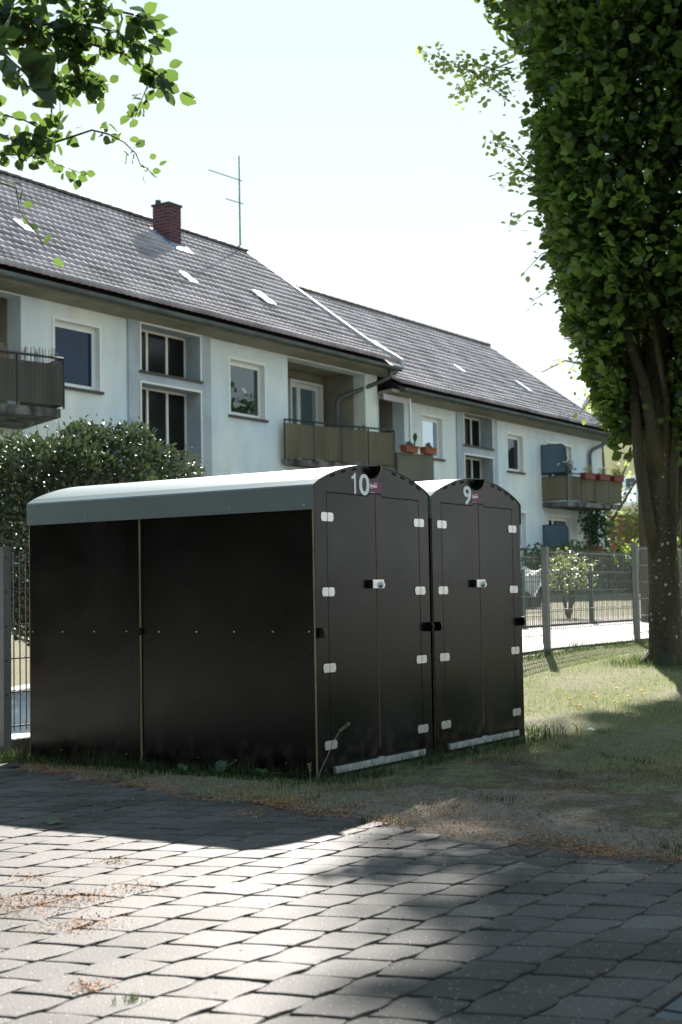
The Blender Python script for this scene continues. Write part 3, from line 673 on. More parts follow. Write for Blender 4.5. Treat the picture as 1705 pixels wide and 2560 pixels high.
def house_one():
    t = thing('apartment_house', (22, 19, .8), 'cream two storey house with brick chimney, nearer of the tiled pair', 'house')
    xa, xb = 8.0, 31.14; holes = [(19.46, 20.70, 4.96, 6.22), (21.88, 23.8, 5.53, 6.49), (21.88, 23.8, 3.65, 5.28), (24.90, 26.20, 4.90, 6.17), (24.90, 26.20, 2.3, 3.60),
        (27.13, 30.56, 4.02, 6.50), (27.13, 30.56, 1.35, 3.86), (19.46, 20.70, 2.4, 3.66), (14.0, 18.6, 4.02, 6.50), (21.88, 23.8, 1.0, 3.4)]
    mb = MB(); wall_holes(mb, xa, 21.51, .5, 6.55, holes, YW, YW+.35); wall_holes(mb, 24.17, xb, .5, 6.55, holes, YW, YW+.35)
    mb.box(xb-.3, YW+.352, .5, xb, 27.8, 6.55); mb.box(xa, YW+.352, .5, xa+.3, 27.8, 6.55); mb.box(xa, 27.802, .5, xb, 28, 6.5)
    mb.prism([(xb-.29, 19.3, 6.55), (xb-.29, 27.6, 6.55), (xb-.29, 23.4, 10.2)], (.28, 0, 0))
    mb.build('wall', 'render', t)
    mb = MB(); wall_holes(mb, 21.51, 24.17, .5, 6.55, holes, YW-.045, YW+.348); 
    bay = mb.build('stair_bay', 'render2', t)
    rf = gable_house(t, xa, 31.5, 6.72, 10.44, 7.6, 31.42)
    # verge strip following the roof slope at the far end
    mb = MB(); pts = []
    for s in np.linspace(0, 1, 14):
        y = 18.40+(23.4-18.40)*s; z = 6.72+3.72*s+.14*math.exp(-(s*6.1/.75)**2)+.06; pts.append((y, z))
    for (ya_, z_a), (yb_, z_b) in zip(pts[:-1], pts[1:]):
        mb.prism([(31.40, ya_, z_a-.16), (31.40, yb_, z_b-.16), (31.40, yb_, z_b+.035), (31.40, ya_, z_a+.035)], (.12, 0, 0))
    mb.build('verge', 'verge', rf)
    # windows
    window(t, 19.46, 20.70, 4.96, 6.22, 'g_blue'); window(t, 24.90, 26.20, 4.92, 6.17, 'g_dark'); window(t, 24.90, 26.20, 2.3, 3.60, 'g_dark'); window(t, 19.46, 20.70, 2.4, 3.66, 'g_dark')
    stairwin(t, 21.88, 23.8, 5.53, 6.49, 3, Y=YW); stairwin(t, 21.88, 23.8, 3.65, 5.28, 3, Y=YW)
    # loggias
    yb = 20.3
    for (x0, x1, z0, z1) in ((27.13, 30.56, 4.02, 6.5), (27.13, 30.56, 1.35, 3.86), (14.0, 18.6, 4.02, 6.5)):
        mb = MB()
        wall_holes(mb, x0-.1, x1+.35, z0, z1+.06, [(29.0, 30.35, z0+.02, 6.29 if z0 > 3 else 3.6)] if x0 > 20 else [], yb, yb+.2)
        mb.box(x1-.02, YW+.352, z0, x1+.02, yb, z1+.05); mb.box(x0-.02, YW+.352, z0, x0+.01, yb, z1+.05)
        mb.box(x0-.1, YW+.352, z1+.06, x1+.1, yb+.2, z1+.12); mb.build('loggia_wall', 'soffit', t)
    window(t, 29.0, 30.35, 4.06, 6.27, 'g_sky', Y=yb-.1, kind='door', sash=2)
    window(t, 29.0, 30.35, 1.5, 3.6, 'g_dark', Y=yb-.1, kind='door', sash=2)
    balcony(t, (26.75, 18.85), (30.40, 18.08), None, 4.10, 4.90, 'clad', 4.98, slabz=(3.93, 4.08), back=(27.0, 30.4))
    balcony(t, (14.2, 17.93), (17.80, 17.17), (18.55, 19.0), 4.22, 4.93, 'claddark', 5.04, slabz=(4.02, 4.17), back=(13.8, 18.6), reeds=True)
    # pillar seam and downpipe
    mb = MB(); mb.tube([(31.0, 18.5, 6.60), (31.0, 18.52, 6.45), (30.95, 18.7, 6.36), (30.42, 19.25, 6.05), (30.2, 19.5, 5.93), (30.15, 19.6, 5.8), (30.15, 19.6, 5.0), (30.15, 19.6, 4.02)], .055, 8); mb.build('downpipe', 'gutter', t, smooth=True)
    # chimney
    mb = MB(); mb.box(26.79, 22.26, 9.35, 27.26, 22.78, 10.62); ch = mb.build('chimney', 'brick', rf)
    mb = MB(); mb.box(26.76, 22.23, 10.62, 27.29, 22.81, 10.67); mb.box(26.8, 22.6, 10.67, 26.9, 22.7, 10.78); mb.build('chimney_cap', 'metal', ch)
    mb = MB(); mb.prism([(26.74, 22.20, 9.52), (26.74, 22.82, 9.98), (26.74, 22.82, 10.10), (26.74, 22.20, 9.64)], (.045, 0, 0)); mb.box(26.74, 22.17, 9.50, 27.31, 22.255, 9.64); mb.prism([(26.78, 21.95, 9.40), (27.36, 21.95, 9.40), (27.36, 22.2, 9.60), (26.78, 22.2, 9.60)], (0, 0, .03)); mb.build('flashing', 'lead', ch)
    # glass tiles, hatch, snow guard
    def patch(x0, y0, w_, l_, m, nm, h=.09):
        dy, dz = math.cos(math.atan(.767))*l_, math.sin(math.atan(.767))*l_; z0 = 6.72+(y0-18.5)*.759+h
        mb = MB(); mb.prism([(x0, y0, z0), (x0+w_, y0, z0), (x0+w_, y0+dy, z0+dz), (x0, y0+dy, z0+dz)], (0, -.02, .03)); return mb.build(nm, m, rf)
    patch(27.85, 20.06, .34, .62, 'glasstile', 'roof_hatch', .12)
    for (x, y) in ((25.02, 20.16), (20.15, 20.45)): patch(x, y, .23, .45, 'glasstile', 'glass_tile', .075)
    mb = MB()
    for x in np.arange(21.9, 23.85, .055): mb.box(x-.006, 18.80, 6.98, x+.006, 18.812, 7.13)
    for z in (7.0, 7.06, 7.12): mb.box(21.85, 18.795, z-.006, 23.85, 18.807, z+.006)
    mb.build('snow_guard', 'metal', rf)
    # antenna
    mb = MB(); mb.tube([(31.22, 23.4, 10.4), (31.22, 23.4, 13.15)], [.028, .02], 6); an = mb.build('antenna', 'antenna', rf)
    mb = MB(); mb.tube([(29.85, 23.4, 12.42), (31.35, 23.4, 12.47)], .014, 5); mb.tube([(30.6, 23.4, 11.80), (31.4, 23.4, 11.83)], .014, 5)
    mb.build('antenna_arm', 'antenna', an)
def corr(mb, a, b, z0, z1, amp=.018, pitch=.085):
    a = Vector((a[0], a[1], 0)); b = Vector((b[0], b[1], 0)); L = (b-a).length; d = (b-a)/L; nrm = Vector((d.y, -d.x, 0)); n = int(L/pitch)*2
    P = [a+d*(L*i/n)+nrm*(amp if i % 2 else 0) for i in range(n+1)]
    for p, q in zip(P[:-1], P[1:]):
        mb.poly([(p.x, p.y, z0), (q.x, q.y, z0), (q.x, q.y, z1), (p.x, p.y, z1)])
def balcony(t, a, b, wallpt, z0, z1, m, rail, slabz, back, left=None, reeds=False, solid=False):
    mb = MB(); fl = [(back[0], 19.0-.0), (a[0]+.03, a[1]+.02), (b[0]-.04, b[1]+.03), (back[1], 19.0)]
    mb.prism([(x, y, slabz[0]) for x, y in fl], (0, 0, slabz[1]-slabz[0])); s = mb.build('balcony', 'concdark', t)
    mb = MB()
    if solid:
        A, B_ = Vector((*a, 0)), Vector((*b, 0)); mb.prism([(a[0], a[1], z0), (b[0], b[1], z0), (b[0], b[1]+.08, z0), (a[0], a[1]+.08, z0)], (0, 0, z1-z0))
        mb.prism([(b[0]-.08, b[1]+.082, z0), (b[0], b[1]+.082, z0), (b[0], 19.0, z0), (b[0]-.08, 19.0, z0)], (0, 0, z1-z0))
        mb.build('parapet', 'concdark' if False else 'conc', s); return s
    corr(mb, a, b, z0, z1)
    if left: corr(mb, left, a, z0, z1)
    corr(mb, b, (b[0]+.35, 19.0) if not wallpt else wallpt, z0, z1)
    mb.build('cladding', m, s)
    mb = MB(); e = Vector((b[0]-a[0], b[1]-a[1], 0)); ends = [(left or a), a, b, ((b[0]+.35, 19.0) if not wallpt else wallpt)]
    for p, q in zip(ends[:-1], ends[1:]):
        if p == q: continue
        mb.tube([(p[0], p[1], rail), (q[0], q[1], rail)], .022, 6); mb.tube([(p[0], p[1]+.03, z1-.03), (q[0], q[1]+.03, z1-.03)], .012, 5); mb.tube([(p[0], p[1]+.03, z0+.03), (q[0], q[1]+.03, z0+.03)], .012, 5)
    for i in range(5): f_ = i/4; x, y = a[0]+e.x*f_, a[1]+e.y*f_; mb.box(x-.014, y-.016, z0-.05, x+.014, y+.012, rail)
    mb.build('railing', 'metal', s)
    if reeds:
        mb = MB(); random.seed(3)
        for i in range(230):
            f_ = random.random(); x, y = a[0]+e.x*f_, a[1]+e.y*f_+.05; h = rail+random.uniform(.02, .16)*(1.2 if f_ > .93 else 1)
            mb.tube([(x, y, rail-.1), (x+random.uniform(-.02, .02), y, h)], .005, 4)
        mb.build('reed_screen', 'reed', s)
    return s
house_one()

def house_two():
    t = thing('apartment_house', (38, 19, .9), 'cream two storey house with flower balcony, farther of the tiled pair', 'house')
    xa, xb = 31.16, 45.95
    holes = [(31.2, 32.49, 3.75, 6.05), (31.2, 32.49, 1.1, 3.55), (33.45, 34.57, 4.60, 5.74), (35.78, 37.55, 5.13, 6.03), (35.78, 37.55, 3.3, 4.84), (38.62, 39.68, 4.55, 5.68), (38.75, 39.75, 2.22, 3.32),
             (41.42, 43.36, 3.80, 5.64), (41.40, 43.12, 1.3, 3.28)]
    mb = MB(); wall_holes(mb, xa, 35.38, .5, 6.10, holes, YW, YW+.35); wall_holes(mb, 37.89, xb, .5, 6.10, holes, YW, YW+.35)
    mb.box(xb-.3, YW+.352, .5, xb, 27.8, 6.1); mb.prism([(xb-.29, 19.2, 6.1), (xb-.29, 27.6, 6.1), (xb-.29, 23.4, 9.55)], (.28, 0, 0)); mb.box(xa, 27.802, .5, xb, 28, 6.1)
    mb.build('wall', 'render', t)
    mb = MB(); wall_holes(mb, 35.38, 37.89, .5, 6.10, holes, YW-.045, YW+.348); mb.build('stair_bay', 'render2', t)
    rf = gable_house(t, xa, 46.2, 6.22, 9.84, 31.53, 46.15)
    mb = MB(); pts = []
    for s in np.linspace(0, 1, 12): pts.append((18.42+4.98*s, 6.22+3.62*s+.14*math.exp(-(s*6.1/.75)**2)+.02))
    for (ya_, z_a), (yb_, z_b) in zip(pts[:-1], pts[1:]): mb.prism([(46.15, ya_, z_a-.16), (46.15, yb_, z_b-.16), (46.15, yb_, z_b+.05), (46.15, ya_, z_a+.05)], (.06, 0, 0))
    mb.build('verge', 'ridge', rf)
    window(t, 33.45, 34.57, 4.61, 5.74, 'g_sky'); window(t, 38.62, 39.68, 4.56, 5.68, 'g_dark'); window(t, 38.75, 39.75, 2.24, 3.32, 'g_sky')
    window(t, 41.42, 43.36, 3.80, 5.64, 'g_dark', kind='door', sash=2)
    w_ = window(t, 41.40, 43.12, 1.3, 3.28, 'g_stair', kind='door', sash=2)
    mb = MB()
    for z in np.arange(1.5, 3.15, .13): mb.box(42.2, YW+.10, z, 43.0, YW+.115, z+.06)
    mb.build('shutter', 'curtain', w_)
    stairwin(t, 35.78, 37.55, 5.13, 6.03, 3); stairwin(t, 35.78, 37.55, 3.3, 4.84, 3)
    for (z0, z1) in ((3.75, 6.05), (1.1, 3.55)):
        mb = MB()
        mb.box(31.2, 20.3, z0, 32.9, 20.5, z1+.1); mb.box(32.47, YW+.352, z0, 32.52, 20.298, z1+.1); mb.box(31.2, YW+.352, z1+.06, 32.6, 20.5, z1+.12); mb.build('loggia_wall', 'soffit', t)
    # awning valance with scalloped hem and its post
    mb = MB(); n = 40; x0, x1 = 31.0, 32.30; y = 18.72
    P = [(x0+(x1-x0)*i/n, 5.92-.05*abs(math.sin(i/n*math.pi*7))) for i in range(n+1)]
    mb.prism([(x0, y, 6.04)]+[(x, y, z) for x, z in P]+[(x1, y, 6.04)], (0, .012, 0)); aw = mb.build('awning', 'awning', t)
    mb = MB(); mb.box(32.30, 18.70, 3.9, 32.36, 18.76, 6.05); mb.build('awning_post', 'winwhite', aw)
    balcony(t, (30.75, 18.2), (32.08, 17.9), None, 3.78, 4.47, 'conc', 4.6, slabz=(3.68, 3.80), back=(31.2, 32.5), solid=True)
    s = balcony(t, (40.95, 18.12), (44.10, 17.60), (44.45, 19.0), 3.74, 4.50, 'clad', 4.58, slabz=(3.55, 3.70), back=(41.0, 44.4), left=(41.0, 19.0))
    # glass privacy screens
    for (z0, z1, nm) in ((4.62, 5.50, 'privacy_screen'), (1.5, 2.98, 'privacy_screen')):
        mb = MB(); x = 40.98; k = 6; pts = [(19.0, z0), (18.15, z0)]+[(18.15+.18-.18*math.cos(math.pi/2*i/k), z1-.18+.18*math.sin(math.pi/2*i/k)) for i in range(k+1)]+[(19.0, z1)]
        mb.prism([(x, y, z) for y, z in pts], (.02, 0, 0)); o = mb.build(nm, 'screen', s if z0 > 4 else t)
        mb = MB(); loop = [(x+.01, y, z) for y, z in pts]; mb.tube(loop, .018, 5); mb.tube([(x+.01, 18.98, z0), (x+.01, 18.98, z1)], .025, 5)
        mb.build('screen_frame', 'metal', o)
    mb = MB(); mb.tube([(45.4, 18.5, 6.1), (45.4, 18.52, 5.95), (45.2, 18.7, 5.82), (44.8, 18.85, 5.66), (44.68, 18.9, 5.5), (44.68, 18.9, 3.9), (44.68, 18.9, .8)], .06, 8)
    mb.tube([(43.9, 18.5, 3.6), (43.9, 18.6, 3.35), (44.68, 18.9, 3.1)], .035, 6); mb.build('downpipe', 'gutter', t, smooth=True)
    def patch(x0, y0, w_, l_, m, h=.075):
        sl_ = (9.84-6.22)/4.9; an = math.atan(sl_); dy, dz = math.cos(an)*l_, math.sin(an)*l_; z0 = 6.22+(y0-18.5)*sl_+h
        mb = MB(); mb.prism([(x0, y0, z0), (x0+w_, y0, z0), (x0+w_, y0+dy, z0+dz), (x0, y0+dy, z0+dz)], (0, -.02, .03)); mb.build('glass_tile', m, rf)
    for x, y in ((33.9, 20.5), (38.4, 20.35)): patch(x, y, .24, .45, 'glasstile')
    patch(42.6, 20.1, .24, .7, 'glasstile', .1)
house_two()

# flower boxes on balconies
def blobplant(name, t, c, r, n, s, m, flowers=None, up=.6):
    C = RNG.normal(size=(n, 3)); C /= np.linalg.norm(C, axis=1, keepdims=True); C *= RNG.random((n, 1))**.4; C = C*np.array(r)+np.array(c)
    leaves(name, C, s*RNG.uniform(.6, 1.2, n), m, t, up=up)
    if flowers:
        k = n//3; C2 = RNG.normal(size=(k, 3)); C2 /= np.linalg.norm(C2, axis=1, keepdims=True); C2[:, 2] = abs(C2[:, 2]); C2 = C2*np.array(r)*1.05+np.array(c)
        leaves('blossom', C2, s*.8*np.ones(k), flowers, t, tmpl=ROUND)
def planter(x, y, z, l, d, h, m, label, plant='leaf_hedge', fl=None, r=(.25, .12, .12), ang=0, grp=None):
    t = thing('flower_box', (x, y, z), label, 'flower box', grp)
    mb = MB(); ca, sa = math.cos(ang), math.sin(ang)
    def q(u, v, zz): return (x+u*ca-v*sa, y+u*sa+v*ca, zz)
    A = [q(-l/2*.9, -d/2*.85, z), q(l/2*.9, -d/2*.85, z), q(l/2*.9, d/2*.85, z), q(-l/2*.9, d/2*.85, z)]
    B_ = [q(-l/2, -d/2, z+h), q(l/2, -d/2, z+h), q(l/2, d/2, z+h), q(-l/2, d/2, z+h)]
    R_ = [q(-l/2-.01, -d/2-.01, z+h-.03), q(l/2+.01, -d/2-.01, z+h-.03), q(l/2+.01, d/2+.01, z+h-.03), q(-l/2-.01, d/2+.01, z+h-.03)]
    R2 = [(a, b, z+h) for a, b, c in R_]
    mb.add(A+B_, [(0, 3, 2, 1), (0, 1, 5, 4), (1, 2, 6, 5), (2, 3, 7, 6), (3, 0, 4, 7), (4, 5, 6, 7)]); mb.add(R_+R2, [(0, 1, 5, 4), (1, 2, 6, 5), (2, 3, 7, 6), (3, 0, 4, 7), (4, 5, 6, 7), (0, 3, 2, 1)])
    mb.build('box', m, t)
    blobplant('foliage', t, (x, y, z+h+r[2]*.5), r, 90, .06, plant, fl)
    return t
planter(31.13, 18.07, 4.48, .62, .2, .17, 'terra', 'terracotta flower box with small cactus on the concrete balcony', r=(.2, .08, .07))
planter(31.85, 17.93, 4.48, .55, .2, .17, 'terra', 'terracotta flower box at the free end of the concrete balcony', r=(.1, .08, .08))
mb = MB(); mb.tube([(31.35, 18.05, 4.64), (31.38, 18.05, 4.78), (31.40, 18.05, 4.86), (31.41, 18.05, 4.93), (31.42, 18.05, 5.0)], [.02, .02, .055, .06, .02], 8)
tag(mb.build('cactus', 'weed', org=(31.4, 18.05, 4.64), smooth=True), 'small dark cactus pad sticking up from terracotta box', 'cactus')
an2 = math.atan2(17.60-18.12, 44.10-40.95)
for i, (x, fl, lb) in enumerate(((41.95, 'f_yellow', 'red flower box with yellow blooms on the far balcony, nearest the privacy screen'), (42.80, 'f_white', 'red flower box with white blooms, middle of the three on the far balcony'), (43.66, 'f_yellow', 'red flower box with yellow blooms at the open end of the far balcony'))):
    y = 18.12-.165*(x-40.95)-.12
    planter(x, y, 4.43, .62, .2, .19, 'redplast', lb, 'leaf_pale', fl, r=(.30, .12, .15), ang=an2, grp='red flower boxes on the far balcony')
def simple_plant(name, c, r, n, s, m, label, cat, fl=None, stem=None, group=None):
    t = thing(name, (c[0], c[1], stem if stem is not None else c[2]-r[2]), label, cat, group)
    if stem is not None:
        mb = MB(); mb.tube([(c[0], c[1], stem), (c[0]+.02, c[1], (stem+c[2])/2), (c[0], c[1], c[2])], [.02, .015, .008], 5); mb.build('stem', 'twig', t)
    blobplant('foliage', t, c, r, n, s, m, fl); return t
simple_plant('flowering_plant', (41.3, 18.25, 4.80), (.42, .2, .26), 160, .08, 'leaf_hedge', 'white flowering plant spilling over the far balcony corner', 'plant', 'f_white', stem=4.3)
simple_plant('shrub', (44.05, 17.75, 4.72), (.16, .16, .2), 120, .07, 'leaf_hedge', 'dark trailing plant at the open corner of the far balcony', 'plant', stem=4.3)
t = thing('dwarf_conifer', (41.75, 18.5, 4.0), 'small pointed dark conifer standing on the far balcony', 'conifer')
n = 400; h = RNG.random(n); a = RNG.random(n)*6.28; rr = .22*(1-h)*RNG.random(n)**.3
leaves('foliage', np.stack([41.75+rr*np.cos(a), 18.5+rr*np.sin(a), 4.5+h*.75], 1), .05*np.ones(n), 'leaf_hedge', t)
mb = MB(); mb.tube([(41.75, 18.5, 4.0), (41.75, 18.5, 5.2)], [.025, .006], 5); mb.build('trunk', 'twig', t)
simple_plant('balcony_shrub', (40.6+.75, 18.6, 4.62), (.28, .3, .34), 260, .08, 'leaf_hedge', 'dark bushy plant behind the upper privacy screen', 'plant', stem=3.75)
simple_plant('potted_plant', (30.0, 18.75, 5.0), (.2, .15, .12), 90, .07, 'leaf_hedge', 'small dark potted plant peeping over the ribbed balcony rail', 'plant', stem=4.1)

# ================================================================== TREES
def limb(mb, pts, rad, n=8): mb.tube(pts, rad, n)
def fastigiate():
    T = Vector((13.18, 4.87, .12)); t = thing('hornbeam_tree', T, 'tall columnar tree with dense dark green foliage right of the lockers', 'tree')
    rv = Vector((.5438, -.8392, 0)); fv = Vector((.8392, .5438, 0))
    def P(off, z, dep=0): return tuple(T+rv*off+fv*dep+Vector((0, 0, z-.12)))
    mb = MB()
    limb(mb, [P(.03, 0.02), P(.03, .12), P(.02, .35), P(.02, 1.0), P(0.0, 1.6), P(.01, 2.3), P(0, 2.9), P(.05, 4.0), P(.1, 6), P(.1, 9)], [.27, .20, .17, .150, .142, .142, .115, .085, .06, .02], 14)
    mb.build('trunk', 'bark', t, smooth=True)
    mb = MB()
    for (o1, z1) in ((-.28, -.0), (.25, .0), (.0, -.2), (-.12, .2)): limb(mb, [P(o1*.3, .25, z1*.5), P(o1*.8, .12, z1*1.2), P(o1*1.35, .02, z1*2)], [.10, .07, .02], 8)
    mb.build('root_flare', 'bark', t, smooth=True)
    for pts, rad, m in (
        ([(-.06, 1.2, -.05), (-.14, 1.55, -.12), (-.21, 2.1, -.12), (-.23, 2.6, -.1), (-.19, 3.3, 0), (-.25, 4.3, .1), (-.3, 6, .1), (-.4, 8, .1)], [.06, .062, .055, .05, .045, .035, .02, .01], 'bark'),
        ([(.0, 1.85, -.03), (-.09, 2.5, -.16), (-.17, 2.9, -.2), (-.28, 3.2, -.22), (-.33, 3.55, -.22), (-.50, 3.9, -.22), (-.6, 4.4, -.15), (-.75, 5.4, -.1), (-.85, 6.6, 0)], [.09, .064, .052, .044, .038, .03, .024, .016, .008], 'bark'),
        ([(.04, 1.9, -.04), (.06, 2.7, -.17), (-.02, 3.1, -.24), (-.06, 3.5, -.2), (-.05, 4.4, -.1), (0, 6, 0), (.1, 7.5, 0)], [.06, .036, .03, .026, .02, .014, .008], 'bark'),
        ([(.05, .7, -.09), (.085, 1.5, -.10), (.12, 2.1, -.12), (.17, 2.7, -.1), (.3, 3.8, 0), (.4, 5.5, .1), (.5, 7.5, .1)], [.05, .052, .048, .042, .035, .025, .01], 'bark'),
        ([(.1, 1.5, .05), (.26, 2.2, .05), (.36, 3, .05), (.6, 4.5, .1), (.8, 6.5, .1)], [.08, .07, .06, .04, .01], 'bark')):
        mb = MB(); limb(mb, [P(*p) for p in pts], rad, 10); mb.build('limb', m, t, smooth=True)
    # lichen spots
    mb = MB(); random.seed(5)
    for i in range(110):
        z = random.uniform(.4, 2.2); a = random.uniform(-1.2, 1.2); r_ = float(np.interp(z, [.35, 1.0, 1.6, 2.3], [.17, .150, .142, .142]))+.002
        nrm = -fv*math.cos(a)+rv*math.sin(a); c = T+rv*.015+nrm*r_+Vector((0, 0, z-.12)); s_ = random.choice([.004, .005, .006, .008, .016]); tt = Vector((0, 0, 1)).cross(nrm)
        n = 7; pts = [c+(tt*math.cos(k*6.283/n)+Vector((0, 0, 1))*math.sin(k*6.283/n))*s_*random.uniform(.6, 1.2)+nrm*.001 for k in range(n)]
        mb.poly(pts)
    mb.build('lichen', 'lichen', t)
    # crown: profile of radius against height
    zs = [2.15, 2.4, 2.7, 3.0, 3.25, 3.5, 4.1, 4.5, 5.0, 5.3, 5.7, 6.2, 6.6, 7.5, 8.5, 9.6, 10.6, 11.6]
    rs = [.30, .42, .52, .62, .68, .78, .95, 1.02, 1.08, 1.10, 1.08, 1.10, 1.15, 1.7, 2.1, 2.0, 1.4, .2]
    NC = 5200; z = RNG.random(NC)**.8*9.2+2.3; R = np.interp(z, zs, rs); a = RNG.random(NC)*2*np.pi
    lump = 1+.05*np.sin(3*a+z*2.1)+.05*np.sin(7*a-z*3.3); rr = R*lump*np.sqrt(RNG.uniform(.12, 1.0, NC))*.97
    # keep the opening where limbs show at the bottom
    ox = rr*np.cos(a); oy = rr*np.sin(a)
    front = (z < 3.6) & (oy < -.05) & (ox > -.42) & (ox < .12) & (RNG.random(NC) < .85)
    keep = ~front; z, ox, oy, a = z[keep], ox[keep], oy[keep], a[keep]; NC = len(z)
    K = 13; sp = .12
    base = np.repeat(np.stack([ox, oy, z], 1), K, 0)+RNG.normal(size=(NC*K, 3))*np.array([sp*.75, sp*.75, sp*1.15])
    rad = np.hypot(base[:, 0], base[:, 1]); base = base[(rad < np.interp(base[:, 2], zs, rs)*1.06+.02) & (base[:, 2] > 2.12)]
    fr2 = (base[:, 2] < 3.3) & (base[:, 1] < -.12) & (base[:, 0] > -.36) & (base[:, 0] < .10) & (RNG.random(len(base)) < .9); base = base[~fr2]
    def world(b): return np.array(T)[None]+b[:, 0:1]*np.array(rv)+b[:, 1:2]*np.array(fv)+b[:, 2:3]*np.array((0, 0, 1))-np.array((0, 0, .12))
    out = world(base)-np.array(T); out[:, 2] = 0; D = out/np.maximum(np.linalg.norm(out, axis=1, keepdims=True), .05)+RNG.normal(size=out.shape)*.6; D[:, 2] -= .25
    leaves('crown', world(base), RNG.uniform(.055, .115, len(base)), 'leaf_tree', t, D=D, up=.35, tmpl=OVAL, F=OF)
    # rosettes of young, lighter leaves standing out of the crown
    nr = 1050; z = RNG.random(nr)*5.4+2.4; a = RNG.random(nr)*2*np.pi; R = np.interp(z, zs, rs)*RNG.uniform(.88, 1.0, nr)
    ok = ~((z < 3.4) & (np.sin(a) < 0) & (np.abs(np.cos(a)*R+.12) < .3)); z, a, R = z[ok], a[ok], R[ok]; nr = len(z)
    cen = np.repeat(np.stack([R*np.cos(a), R*np.sin(a), z], 1), 7, 0); wd = world(cen); out = wd-np.array(T); out[:, 2] = 0; out /= np.linalg.norm(out, axis=1, keepdims=True)
    D = out*.7+RNG.normal(size=out.shape)*.6; D[:, 2] += .25
    leaves('foliage', wd+D*.02+RNG.normal(size=wd.shape)*.03, RNG.uniform(.06, .125, len(wd)), 'leaf_young', t, D=D, up=.5, tmpl=OVAL, F=OF)
    # light sprigs reaching out to the left
    mb = MB(); C = []
    sprigs = [((-1.35, 5.7), (-2.2, 6.22), 90), ((-1.3, 6.1), (-1.85, 5.75), 90), ((-1.3, 5.95), (-2.0, 6.05), 80), ((-1.1, 5.0), (-1.55, 5.3), 60), ((-1.1, 4.9), (-1.45, 4.95), 50), ((-1.0, 4.6), (-1.4, 4.45), 14), ((-.9, 4.2), (-1.25, 4.0), 14), ((-.8, 3.8), (-1.2, 3.7), 14), ((-.6, 3.2), (-.85, 3.0), 12), ((-.5, 2.75), (-.75, 2.6), 10)]
    for (a0, a1, n) in sprigs:
        p0, p1 = Vector(P(a0[0], a0[1])), Vector(P(a1[0], a1[1])); mid = (p0+p1)/2+Vector((0, 0, .08))
        mb.tube([p0, mid, p1], [.008, .006, .002], 4)
        for i in range(int(n*1.5)):
            f_ = random.random(); q = p0.lerp(p1, f_)+Vector((0, 0, .32*f_*(1-f_)*.5)); C.append(q+Vector([random.gauss(0, .09*(1.15-f_*.6)) for _ in range(3)]))
    mb.build('twigs', 'twig', t)  # bare twigs that carry the sprig leaves
    leaves('foliage', np.array(C), RNG.uniform(.04, .075, len(C)), 'leaf_pale', t, tmpl=OVAL, F=OF)
fastigiate()

